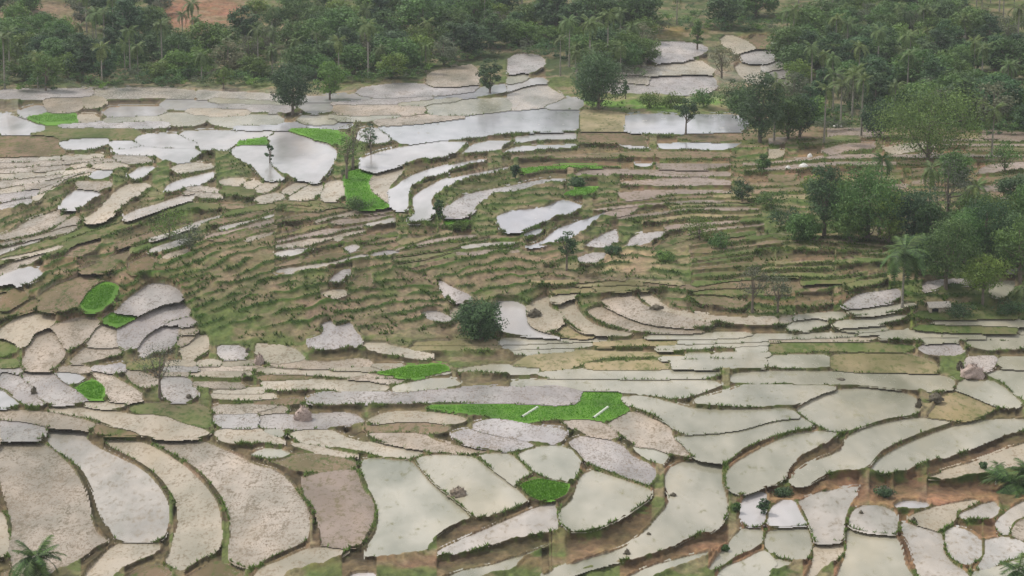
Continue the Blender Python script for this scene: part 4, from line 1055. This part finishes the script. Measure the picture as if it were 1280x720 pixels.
tree('round_tree', 'dense round dark green tree standing alone at the foot of the bare brown slope', 600, 425, 55, 56, LEAF_DARK, 1, 2.1, 110, 110, .02, 1.15)
tree('sparse_tree', 'thin see-through grey-green tree standing over the grey ploughed plots at left', 200, 500, 72, 62, LEAF_GREY, 2, 1.5, 46, 22, .3, 1.15)
tree('small_tree', 'small dark upright tree on the brown slope below the bright blue-white paddy', 708, 340, 52, 26, LEAF_DARK, 3, 1.8, 26, 50, .3)
tree('feathery_tree', 'taller of the two feathery grey-green trees on the slope right of centre', 940, 392, 62, 40, LEAF_GREY, 4, 1.5, 36, 45, .25, 1.1)
tree('feathery_tree', 'shorter feathery grey-green tree, right of its taller twin on the slope', 972, 392, 52, 34, LEAF_GREY, 5, 1.5, 30, 45, .25, 1.1)
palm('big coconut palm with drooping fronds at the right, beside the lavender ploughed plot', 1128, 384, 72, 36, 6, 30, .3)
tree('broadleaf_tree', 'broad green tree just right of the big palm', 1182, 362, 92, 76, LEAF_MID, 7, 2.0, 80, 100, .12, 1.15)
tree('broadleaf_tree', 'pale green tree with bare trunk below the grove at the right', 1228, 380, 64, 60, LEAF_LIGHT, 8, 2.0, 50, 80, .28, 1.15)
palm('low palm with spreading fronds at the right edge beside the pale pond', 1278, 385, 28, 26, 9, 18, .2)
tree('broadleaf_tree', 'wide olive-green tree, largest of the grove on the right-hand slope', 1085, 300, 98, 96, LEAF_MID, 10, 2.0, 110, 110, .02, 1.15)
tree('broadleaf_tree', 'dark narrow tree at the left end of the grove on the right-hand slope', 1030, 296, 94, 52, LEAF_DARK, 11, 2.0, 60, 100, .04, 1.15)
tree('bare_branched_tree', 'half-bare grey tree in the grove, in front of the red banks', 1185, 288, 92, 66, LEAF_GREY, 12, 1.7, 60, 40, .2, 1.2)
tree('broadleaf_tree', 'dark green tree between the olive tree and the half-bare tree of the grove', 1140, 306, 78, 66, LEAF_DARK, 13, 2, 66, 100, .03, 1.15)
tree('broadleaf_tree', 'deep green tree at the right end of the grove', 1232, 326, 88, 76, LEAF_DARK, 14, 2, 70, 100, .04, 1.15)
tree('broadleaf_tree', 'mid green tree at the right edge of the frame above the pale pond', 1275, 354, 92, 66, LEAF_MID, 15, 2, 60, 100, .08, 1.15)
palm('lone palm with yellow-green crown standing tall against the dark trees at upper right', 1077, 170, 72, 17, 16, 22, .2)
tree('broadleaf_tree', 'wide bright green spreading tree above the red terraces at upper right', 1160, 200, 98, 132, LEAF_MID, 17, 2, 120, 110, .02, 1.1)
tree('slender_tree', 'leftmost of the slender sparse trees beside the round silver pond', 434, 224, 62, 26, LEAF_MID, 18, 1.6, 24, 26, .3, 1.2)
tree('slender_tree', 'tallest of the slender sparse trees beside the round silver pond', 441, 212, 70, 30, LEAF_GREY, 19, 1.6, 24, 24, .35, 1.2)
tree('slender_tree', 'rightmost of the slender sparse trees beside the round silver pond', 463, 192, 40, 20, LEAF_DARK, 20, 1.5, 20, 30, .25, 1.1)
tree('shrub', 'dark shrub on the bund between the round silver pond and the white paddy', 337, 204, 30, 10, LEAF_DARK, 21, 1.6, 14, 50, .05, 1.1, cat='shrub')
tree('broadleaf_tree', 'round dark tree standing in front of the forest edge, left of centre', 366, 144, 68, 56, LEAF_DARK, 22, 1.9, 80, 90, .12, 1.1)
tree('broadleaf_tree', 'small light green tree just right of the round dark tree at the forest edge', 412, 124, 48, 38, LEAF_LIGHT, 23, 1.8, 50, 70, .12, 1.1)
tree('columnar_tree', 'narrow dark tree alone on the bank at top centre', 613, 116, 46, 30, LEAF_DARK, 24, 1.8, 40, 60, .08)
tree('dense_tree', 'big dense square-topped dark tree on the bank above the large bright paddy', 748, 136, 72, 62, LEAF_DARK, 25, 1.9, 110, 100, .0, 1.15)
tree('conifer', 'tiny pointed dark tree right of the big dense tree', 782, 124, 24, 13, LEAF_DARK, 26, 1.4, 20, 40, .1, 1, .8)
tree('small_tree', 'small mushroom-shaped tree on the bund by the white reflecting paddy', 857, 168, 46, 30, LEAF_DARK, 27, 1.7, 30, 60, .4)
tree('broadleaf_tree', 'pale round tree in front of the forest at upper left', 57, 114, 50, 34, LEAF_LIGHT, 28, 1.8, 40, 60, .1)
tree('broadleaf_tree', 'small pale tree at the forest edge left of centre', 280, 112, 30, 26, LEAF_LIGHT, 29, 1.6, 26, 50, .1)
tree('broadleaf_tree', 'pale feathery tree among the white terraces at the top right of centre', 902, 98, 46, 38, LEAF_GREY, 41, 1.6, 34, 34, .1)
tree('conical_tree', 'pointed green tree above the white terraces at the top', 872, 62, 40, 22, LEAF_MID, 42, 1.6, 30, 50, .1, 1, .7)
tree('broadleaf_tree', 'tall dark tree at the left end of the right-hand forest, above the terraces', 950, 178, 90, 58, LEAF_DARK, 30, 2, 80, 100, .03, 1.1)
tree('broadleaf_tree', 'pale olive tree standing before the right-hand forest', 985, 174, 62, 54, LEAF_MID, 31, 2, 66, 90, .03, 1.1)
for n_, (u_, v_, h_, w_, m_, l_) in enumerate([(1112, 305, 66, 54, LEAF_LIGHT, 'yellow-green bushy tree in the middle of the grove'), (1062, 304, 56, 52, LEAF_MID, 'low bushy tree at the left foot of the grove'), (1165, 312, 60, 54, LEAF_MID, 'mid green tree under the half-bare tree of the grove'), (1206, 330, 74, 60, LEAF_MID, 'mid green tree behind the pale tree with bare trunk'), (1252, 300, 60, 54, LEAF_LIGHT, 'light green tree above the deep green tree at the right'), (1270, 262, 44, 50, LEAF_DARK, 'dark tree at the right edge below the red banks'), (1150, 345, 52, 40, LEAF_DARK, 'dark bushy tree just behind the big palm'), (1192, 232, 44, 50, LEAF_MID, 'green tree between the red terraces and the grove'), (1000, 172, 62, 44, LEAF_DARK, 'dark tree left of the lone palm'), (930, 150, 40, 40, LEAF_MID, 'mid green bushy tree above the end of the white paddy'), (1100, 172, 50, 50, LEAF_DARK, 'dark tree right of the lone palm'), (1052, 276, 60, 50, LEAF_LIGHT, 'pale green tree at the top left of the grove'), (1262, 335, 70, 60, LEAF_DARK, 'dark full tree by the right edge, above the pale pond'), (1290, 300, 80, 60, LEAF_MID, 'mid green tree cut by the right edge beside the red banks'), (1218, 292, 56, 56, LEAF_MID, 'mid green tree just right of the half-bare tree'), (1006, 300, 34, 46, LEAF_MID, 'low green tree at the left foot of the dark narrow tree')]):
    tree('broadleaf_tree', l_, u_, v_, h_, w_, m_, 500 + n_, 2.0, 60, 90, .04, 1.15)
for n_, (u_, v_, h_, l_) in enumerate([(1098, 292, 96, 'palm rising from the left of the grove'), (1160, 300, 92, 'palm rising from the middle of the grove'), (1215, 318, 88, 'palm rising from the right of the grove'), (968, 176, 76, 'palm beside the tall dark tree at the forest end'), (1030, 178, 70, 'palm left of the lone yellow-green palm'), (1240, 196, 60, 'palm behind the red terraces at far right')]):
    palm(l_, u_, v_, h_, 20, 520 + n_, 20, .3)
tree('broadleaf_tree', 'green shrubby tree by the small white huts of cloth at the right', 1018, 262, 50, 34, LEAF_LIGHT, 32, 1.8, 30, 60, .1)
# shrubs
SHR = [(812, 134, 20, 34, LEAF_LIGHT, 'light green hedge shrub left on the bank above the brown turbid paddy'), (838, 133, 18, 36, LEAF_LIGHT, 'second light green hedge shrub on the bank above the brown turbid paddy'), (880, 134, 22, 34, LEAF_MID, 'mid green hedge shrub right of the mushroom-shaped tree'), (915, 137, 38, 36, LEAF_DARK, 'dark bush at the right end of the hedge on the bank'),
       (722, 232, 12, 26, LEAF_DARK, 'dark low bush on the green strip of the curved terraces'), (644, 225, 20, 12, LEAF_DARK, 'small dark bush at the left tip of the thin green strip'), (549, 275, 26, 12, LEAF_DARK, 'dark bush beside the lavender curved paddy'),
       (875, 300, 30, 40, LEAF_LIGHT, 'bright green bush on the terraces right of centre'), (900, 310, 22, 30, LEAF_MID, 'mid green bush below the bright green bush right of centre'), (833, 326, 14, 24, LEAF_LIGHT, 'yellow-green bush on the tan slope'), (765, 318, 12, 22, LEAF_DARK, 'dark shrub between small lavender plots on the slope'),
       (212, 300, 40, 52, LEAF_LIGHT, 'bright green thicket on the left-hand terraces'), (236, 312, 34, 36, LEAF_GREY, 'greyish shrub behind the bright green thicket'), (928, 252, 30, 28, LEAF_DARK, 'dark bush at the right end of the curved terraces'), (965, 262, 26, 40, LEAF_MID, 'mid green bush below the red terraces'), (985, 285, 22, 50, LEAF_DARK, 'dark low thicket at the foot of the grove'),
       (1228, 585, 10, 12, LEAF_DARK, 'little dark bush on the red bank at lower right'), (905, 688, 8, 14, LEAF_MID, 'tiny round bush in the silty plot at the bottom'), (1275, 505, 1, 1, None, ''), (1255, 215, 40, 40, LEAF_MID, 'green bush on the red terraces at the right'), (1205, 395, 16, 50, LEAF_DARK, 'low dark undergrowth beside the small hut'), (1262, 392, 16, 44, LEAF_DARK, 'low dark undergrowth under the trees at the right edge'), (955, 212, 22, 20, LEAF_MID, 'green bush at the left end of the red terraces'), (1085, 238, 24, 30, LEAF_MID, 'bush behind the grove on the red terraces'),
       (955, 642, 22, 16, LEAF_DARK, 'dark bush where the pale water plots meet at lower right'), (980, 617, 10, 28, LEAF_DARK, 'dark bush standing between two small water plots at lower right'), (920, 640, 12, 12, LEAF_MID, 'green weeds on the bund by the small water plot'), (1104, 622, 12, 26, LEAF_DARK, 'dark hollow bush under the red bank at lower right'), (575, 290, 12, 22, LEAF_LIGHT, 'green bush below the curved terraces'), (450, 262, 14, 40, LEAF_MID, 'green shrubs at the foot of the green meadow plot')]  # the clump under the red bank stands in for a dark opening
for i, (u, v, hp, wp, mt, lb) in enumerate(SHR):
    if mt is None: continue
    tree('shrub', lb, u, v, hp, wp, mt, 100 + i, 1.7, 26, 50, .03, 1.2, cat='shrub')
# near palms at the frame's lower corners
palm('young palm with arching fronds at the bottom left corner', 44, 722, 28, 42, 60, 34, .1, 'young_palm')
palm('dark palm crown on the red bank at the right edge', 1262, 614, 12, 46, 61, 34, .1, 'young_palm')
palm('second dark palm crown just left of the right edge, above the red bank', 1292, 612, 16, 46, 64, 30, .1, 'young_palm')
palm('small upright palm sticking up over the pink plot at lower right', 1246, 604, 26, 13, 62, 16, .1, 'young_palm')
palm('dark palm in the bottom right corner', 1272, 726, 16, 34, 63, 22, .1, 'young_palm')

# forest: a handful of tree and palm builds, copied
def proto(name, h, w_, leaf, mat, seed, nc, nl, tr, cone=0, dens=1.):
    tm, cm = make_tree_meshes(seed, h, w_, leaf, mat, nc, nl, tr, dens, cone)
    e = bpy.data.objects.new(name, None); a = bpy.data.objects.new('trunk', tm); b = bpy.data.objects.new('crown', cm)
    a.parent = e; b.parent = e; return e, [a, b]
PR = [proto('forest_tree', 11, 9, .45, LEAF_DARK, 201, 60, 60, .05, 0, 1.1), proto('forest_tree', 13, 8, .45, LEAF_DARK, 202, 56, 60, .12, 0, 1.1), proto('forest_tree', 9, 9, .42, LEAF_MID, 203, 56, 60, .03, 0, 1.1),
      proto('forest_tree', 12, 10, .45, LEAF_MID, 204, 60, 60, .06, 0, 1.1), proto('forest_tree', 8, 8, .42, LEAF_LIGHT, 205, 46, 56, .03, 0, 1.1), proto('forest_tree', 10, 7, .36, LEAF_GREY, 206, 40, 40, .1, 0, 1.1), proto('forest_tree', 14, 7, .42, LEAF_DARK, 207, 50, 56, .08, .5, 1.1)]
PP = []
for s_, h_ in ((301, 11), (302, 13), (303, 9)):
    v_, t_, c_ = merge_fronds(frond_set(h_, 3.4, 20, s_))
    e = bpy.data.objects.new('forest_palm', None); a = bpy.data.objects.new('trunk', palm_trunk(h_, 0, s_)); b = bpy.data.objects.new('crown', npmesh('crown', v_, t_, [LEAF_PALM], col=c_))
    a.parent = e; b.parent = e; PP.append((e, [a, b]))
def put(pr, u, v, sc_, label, cat, group):
    e = pr[0].copy(); sc.collection.objects.link(e); e.location = base(u, v) + np.array([0, 0, -.2])
    k = R.uniform(.85, 1.15) * sc_; wd = R.uniform(1.1, 1.45) if cat == 'tree' else 1; e.scale = (k * wd, k * wd, k); e.rotation_euler.z = R.uniform(0, 6.28)
    tag(e, label, cat, group)
    for ch in pr[1]:
        c = ch.copy(); c.parent = e; sc.collection.objects.link(c)
def edge_v(u):   # front edge of the forest
    return float(np.interp(u, [-130, 0, 120, 340, 440, 520, 570, 640, 700, 720, 800, 820, 905, 975, 990, 1030, 1100, 1230, 1300, 1410], [112, 114, 111, 108, 104, 100, 82, 66, 74, 106, 98, 40, 40, 42, 150, 166, 158, 168, 172, 175]))
bare = [(258, 24, 56, 38, .97), (40, 36, 62, 26, .65), (420, 40, 120, 22, .4), (920, 26, 110, 30, .6), (560, 60, 60, 10, .4), (640, 68, 40, 12, .6), (1060, 30, 40, 6, .5)]
LAND = [(-200, 'at the far left edge'), (90, 'behind the pale round tree'), (200, 'below the red clearing at upper left'), (330, 'behind the round dark tree'), (450, 'right of the round dark tree'), (560, 'behind the narrow dark tree'), (680, 'behind the big dense dark tree'), (800, 'behind the top white terraces'), (980, 'left of the lone yellow-green palm'), (1090, 'behind the wide bright green tree'), (1200, 'right of the wide bright green tree')]
spots = []
v = 176.0
while v > -14:
    stepu = 29 if v < 120 else 31
    u = -60 + R.uniform(0, stepu)
    while u < 1345:
        uu = u + R.uniform(-10, 10); v2 = v + R.uniform(-5, 5)
        if v2 < edge_v(uu) - 1:
            p = 1.0
            for bu, bv, ru, rv, st in bare:
                if math.hypot((uu - bu) / ru, (v2 - bv) / rv) < 1: p *= 1 - st
            if R.random() < p: spots.append((uu, v2))
        u += stepu
    v -= 9.5
spots.sort(key=lambda a: -a[1])
far = []; nt_ = 0; np_ = 0
for uu, v2 in spots:
    ev = edge_v(uu)
    row = 'at the forest front' if v2 > ev - 14 else ('deep in the forest' if v2 > ev - 55 else 'at the forest back')
    wh = [n_ for a_, n_ in LAND if uu >= a_][-1]
    if R.random() < .28 and np_ < 150:
        put(PP[R.randrange(3)], uu, v2, R.uniform(.8, 1.05), f'coconut palm {row} {wh}', 'palm', f'palms {row} {wh}'); np_ += 1
        continue
    j = R.choice([0, 1, 2, 3, 3, 4, 4, 5, 6, 2]); k_ = R.uniform(.72, 1.05) * (.85 if v2 < 10 else 1)
    if nt_ < 286 and -15 < uu < 1295:
        nm = ['round dark green', 'tall dark green', 'rounded mid green', 'broad mid green', 'light green', 'grey-green', 'pointed dark green'][j]
        put(PR[j], uu, v2, k_, f'{nm} tree {row} {wh}', 'tree', f'{nm} trees {row} {wh}'); nt_ += 1
    else: far.append((uu, v2, k_, j))
# the rest of the forest, too many to keep apart: one mass
FM = [make_tree_meshes(400 + i, h_, w_, .62, m_, 26, 22, .15, 1.15) for i, (h_, w_, m_) in enumerate([(11, 9, LEAF_DARK), (13, 9, LEAF_DARK), (9, 9, LEAF_MID), (12, 10, LEAF_MID), (9, 8, LEAF_LIGHT), (10, 8, LEAF_GREY), (13, 8, LEAF_DARK)])]
def arr(me):
    v_ = np.empty(len(me.vertices) * 3, np.float32); me.vertices.foreach_get('co', v_)
    f_ = np.empty(len(me.loops), np.int32); me.loops.foreach_get('vertex_index', f_)
    c_ = np.empty(len(me.vertices) * 4, np.float32); me.color_attributes['tone'].data.foreach_get('color', c_)
    return v_.reshape(-1, 3), f_.reshape(-1, 4), c_.reshape(-1, 4)[:, :3]
FA = [arr(c_) for _, c_ in FM]
for u_ in range(-120, 1405, 34):      # and on over the brow, beyond the frame
    for v_ in (-24, -38, -54): far.append((u_ + R.uniform(-12, 12), v_ + R.uniform(-4, 4), R.uniform(.8, 1.1), R.randrange(7)))
VS = []; TS = []; CS = []; MI = []; b0 = 0; mats4 = [LEAF_DARK, LEAF_MID, LEAF_LIGHT, LEAF_GREY]; mj = [0, 0, 1, 1, 2, 3, 0]
for uu, v2, k_, j in far:
    v_, f_, c_ = FA[j]; a_ = R.uniform(0, 6.28); ca, sa = math.cos(a_), math.sin(a_)
    p = v_ @ np.array([[ca, sa, 0], [-sa, ca, 0], [0, 0, 1]]) * k_ + base(uu, v2)
    VS.append(p); TS.append(f_ + b0); CS.append(np.clip(c_ + R.uniform(-.25, .25), 0, 1)); MI.append(np.full(len(f_), mj[j])); b0 += len(p)
fo = link(bpy.data.objects.new('far_forest', npmesh('far_forest', np.concatenate(VS), np.concatenate(TS), mats4, col=np.concatenate(CS), midx=np.concatenate(MI))))
tag(fo, 'far mass of mixed trees along the top of the slope', 'forest', kind='stuff')
print('forest trees', nt_, 'plots', len(kept), 'hand', NHAND)
CL = ['leftmost front', 'front centre', 'far left', 'right front', 'farthest right', 'back right', 'back left']
for i_, (u_, v_, s_) in enumerate([(722, 100, 1.0), (738, 92, 1.1), (700, 96, .9), (760, 84, 1.05), (790, 82, .9), (776, 92, 1.0), (712, 84, 1)]):
    put(PP[int(u_) % 3], u_, v_, s_, f'{CL[i_]} coconut palm of the cluster behind the big dense tree', 'palm', 'palms behind the big dense tree')

VS = []; TS = []; CS = []; MI = []; b0 = 0
for u_ in range(-100, 1400, 9):
    ev = edge_v(u_)
    for k_ in range(3):
        v2 = ev - 1 - k_ * R.uniform(4, 14) + R.uniform(-2, 1.5)
        if R.random() < .25 or v2 < -20: continue
        j = R.choice([0, 2, 2, 3, 4, 5]); v_, f_, c_ = FA[j]; n4_ = (len(f_) // 2); f_ = f_[:n4_]; v_ = v_[:n4_ * 4]; c_ = c_[:n4_ * 4]
        p = (v_ - np.array([0, 0, 1.5])) * R.uniform(.26, .5) * np.array([1.3, 1.3, 1]) + base(u_ + R.uniform(-4, 4), v2)
        VS.append(p); TS.append(f_ + b0); CS.append(np.clip(c_ + R.uniform(-.3, .2), 0, 1)); MI.append(np.full(len(f_), mj[j])); b0 += len(p)
un = link(bpy.data.objects.new('undergrowth', npmesh('undergrowth', np.concatenate(VS), np.concatenate(TS), mats4, col=np.concatenate(CS), midx=np.concatenate(MI))))
tag(un, 'tangled low undergrowth along the edge of the forest', 'undergrowth', kind='stuff')

# ------------------------------------------------------------------ small things
def mound(name, label, cat, u, v, wpx, hpx, mat, seed, rough=.25):
    q = np.random.default_rng(seed); r = px2m(v, wpx) / 2; h = px2m(v, hpx)
    n, k = 14, 6; V = []; T = []
    for j in range(k + 1):
        t = j / k
        for i in range(n):
            a = 6.2832 * i / n; rr = r * math.cos(t * 1.5) * (1 + q.uniform(-rough, rough) * (1 - t * .5))
            V.append((rr * math.cos(a), rr * math.sin(a), h * math.sin(t * 1.5) * (1 + q.uniform(-.1, .1)) - .05))
    for j in range(k):
        for i in range(n):
            A = j * n + i; B = j * n + (i + 1) % n; T += [(A, B, B + n), (A, B + n, A + n)]
    # loose stems poking out
    pts = np.array(V)[rng.choice(len(V), 50)]
    tv, tt, _ = tufts(pts, np.full(50, h * .22), 2, .9)
    b = len(V); V = np.concatenate([np.array(V), tv]); T = np.concatenate([np.array(T), tt + b])
    o = link(bpy.data.objects.new(name, npmesh(name, V, T, [mat]))); o.location = base(u, v); tag(o, label, cat); return o
mound('straw_heap', 'pinkish round straw heap on the grey strip below the left-hand plots', 'straw heap', 378, 524, 24, 17, STRAW, 1)
mound('straw_heap', 'small grey-brown straw heap at the edge of the pale plot left of centre', 'straw heap', 324, 455, 14, 13, STRAW, 2)
mound('straw_heap', 'pink ragged straw heap between pale flooded paddies at far right', 'straw heap', 1216, 471, 28, 16, STRAW, 3, .35)
mound('soil_mound', 'brown soil mound in the pale paddy at bottom centre', 'mound', 572, 618, 22, 11, CLOD, 4, .4)
mound('soil_mound', 'greenish soil mound between the large pale paddy and the tan plot', 'mound', 1170, 503, 18, 10, DARKC, 5, .4)
mound('soil_mound', 'dark soil pile inside the curved white paddy right of the round tree', 'mound', 669, 394, 17, 9, DARKC, 6, .4)
mound('soil_mound', 'dark soil pile in the brown terraces right of the white curved paddies', 'mound', 820, 385, 18, 5, DARKC, 7, .4)
mound('soil_mound', 'small dark clump at the edge of the large pale plot at bottom centre', 'mound', 841, 620, 10, 5, DARKC, 8, .5)
mound('soil_mound', 'small dark clump standing in the shallow plot at bottom centre', 'mound', 783, 692, 8, 7, DARKC, 9, .5)
mound('stone', 'grey stone on the grass strip at bottom centre', 'stone', 810, 668, 7, 4, DARKC, 10, .3)
mound('soil_mound', 'dark little clump on the pink plot under the red bank', 'mound', 1076, 642, 6, 5, DARKC, 11, .4)
mound('soil_mound', 'dark clump on the pale plot right of the green bund at lower right', 'mound', 1142, 653, 8, 7, DARKC, 12, .4)
mound('soil_mound', 'flat dark clump floating in the long pale strip paddy at right', 'mound', 1050, 474, 13, 3, DARKC, 13, .4)
mound('soil_mound', 'dark small clump at the end of the olive strip at right', 'mound', 1199, 460, 9, 10, DARKC, 14, .5)
mound('soil_mound', 'dark post-like clump at the tip of the large pale paddy', 'mound', 1149, 509, 7, 12, DARKC, 15, .5)
mound('soil_mound', 'dark clump on the pale ground above the lower left strips', 'mound', 306, 470, 7, 5, DARKC, 16, .4)
mound('soil_mound', 'dark clump at the edge of the lavender plot at left', 'mound', 237, 497, 9, 6, DARKC, 17, .4)
mound('soil_mound', 'small dark heap beside the pink plot left of centre', 'mound', 310, 440, 7, 6, DARKC, 18, .4)
mound('soil_mound', 'brown clod heap on the bund left of the pink-white plot', 'mound', 43, 492, 8, 9, DARKC, 19, .4)
# low dark clump standing in for the opening in the red bank
mound('opening_clump', 'dark grass tussock where four bunds meet at lower right', 'tussock', 1105, 618, 22, 10, DARKC, 20, .4)

# white plastic strips across the seedbed
def strip(label, u0, v0, u1, v1, wpx):
    a, b = base(u0, v0), base(u1, v1); d = (b - a)[:2]; L = np.linalg.norm(d); d /= L; nrm = np.array([-d[1], d[0]]); hw = px2m(v0, wpx) / 2
    V = []; k = 12
    for i in range(k + 1):
        p = a * (1 - i / k) + b * i / k
        for j, (s, z) in enumerate(((-1, 0), (-.7, .24), (0, .33), (.7, .24), (1, 0))):
            ww = hw * (1 + .12 * math.sin(i * 2.3))
            V.append((p[0] + nrm[0] * s * ww, p[1] + nrm[1] * s * ww, p[2] + .08 + z))
    T = []
    for i in range(k):
        for j in range(4):
            A = i * 5 + j; T += [(A, A + 1, A + 6), (A, A + 6, A + 5)]
    o = link(bpy.data.objects.new('plastic_sheet', npmesh('plastic_sheet', np.array(V), np.array(T), [WHITE], True))); tag(o, label, 'plastic sheet')
strip('left of the two narrow white sheets lying across the long green seedbed', 652, 522, 671, 509, 3.6)
strip('right of the two narrow white sheets lying across the long green seedbed', 742, 523, 760, 510, 3.6)
# white sacks on the red terraces
def sack(label, u, v, wpx, hpx, seed):
    o = mound('white_sack', label, 'sack', u, v, wpx, hpx, CLOTH, seed, .12)
sack('round white sack, lowest of the white sacks on the red terraces', 985, 211, 7, 5, 31)
sack('wide white sack, largest of the white sacks on the red terraces', 1004, 208, 12, 5, 32)
sack('white sack standing apart above the other white sacks on the red terraces', 1013, 196, 7, 5, 33)
sack('pale bundle on the grass terrace below the upper right forest', 1048, 159, 12, 3, 34)

# small field hut
def boxm(x0, x1, y0, y1, z0, z1):
    V = [(x, y, z) for x in (x0, x1) for y in (y0, y1) for z in (z0, z1)]
    return V, [(0, 1, 3), (0, 3, 2), (4, 6, 7), (4, 7, 5), (0, 4, 5), (0, 5, 1), (2, 3, 7), (2, 7, 6), (0, 2, 6), (0, 6, 4), (1, 5, 7), (1, 7, 3)]
hut = link(bpy.data.objects.new('field_hut', None)); hut.location = base(1172, 389); hut.rotation_euler.z = .15; hut.scale = (.9, .9, .8)
tag(hut, 'small pale field hut with a dark opening under the trees at the right', 'hut')
for x0, x1, y0, y1 in ((-.2, 1.9, -1.0, -.9), (-1.9, -1.5, -1.0, -.9), (-1.9, 1.9, .9, 1.0), (1.8, 1.9, -.9, .9), (-1.9, -1.8, -.9, .9)):
    k_ = max(1, int((x1 - x0) / .45)); 
    for q_i in range(k_):
        a0 = x0 + (x1 - x0) * q_i / k_; a1 = x0 + (x1 - x0) * (q_i + 1) / k_ - (.03 if k_ > 1 else 0)
        v_, t_ = boxm(a0, a1, y0, y1, -.3, 1.25 + .05 * (q_i % 2)); link(bpy.data.objects.new('wall_plank', npmesh('wall_plank', np.array(v_), np.array(t_), [HUTW])), hut)
v_, t_ = boxm(-1.75, 1.75, -.3, -.25, -.3, 1.3); link(bpy.data.objects.new('inner_wall', npmesh('inner_wall', np.array(v_), np.array(t_), [DARK])), hut)  # near-black panel painted to stand for the shade inside the hut
for s in (-1, 1):
    V = []; T = []; n = 14
    for i in range(n + 1):
        x = -2.3 + 4.6 * i / n; z = .05 * math.sin(i * 2.1)
        for (yy, zz) in ((0, 2.15), (s * .8, 1.7 + z), (s * 1.5, 1.15 + z * 1.5)):
            V += [(x, yy, zz), (x, yy, zz - .14)]
    for i in range(n):
        for j in range(2):
            A = i * 6 + j * 2; B = A + 6
            T += [(A, B, B + 2), (A, B + 2, A + 2), (A + 1, A + 3, B + 3), (A + 1, B + 3, B + 1)]
        A = i * 6 + 4; T += [(A, A + 6, A + 7), (A, A + 7, A + 1)]
    link(bpy.data.objects.new('roof_slope', npmesh('roof_slope', np.array(V), np.array(T), [HUTR])), hut)

# ------------------------------------------------------------------ air
hb = bpy.data.meshes.new('haze'); V, T = boxm(-900, 900, -60, 1000, -12, 125)
hb.from_pydata(V, [], T); hm = bpy.data.materials.new('valley_haze'); hm.use_nodes = True
t = hm.node_tree; t.nodes.clear(); pv_ = t.nodes.new('ShaderNodeVolumePrincipled'); pv_.inputs['Color'].default_value = (.86, .9, .95, 1)
pv_.inputs['Density'].default_value = .0001; pv_.inputs['Anisotropy'].default_value = .2
mo = t.nodes.new('ShaderNodeOutputMaterial'); t.links.new(pv_.outputs[0], mo.inputs['Volume']); hb.materials.append(hm)
hz_o = link(bpy.data.objects.new('haze', hb)); tag(hz_o, 'thin pale haze over the valley', kind='stuff')
sc.cycles.volume_bounces = 0
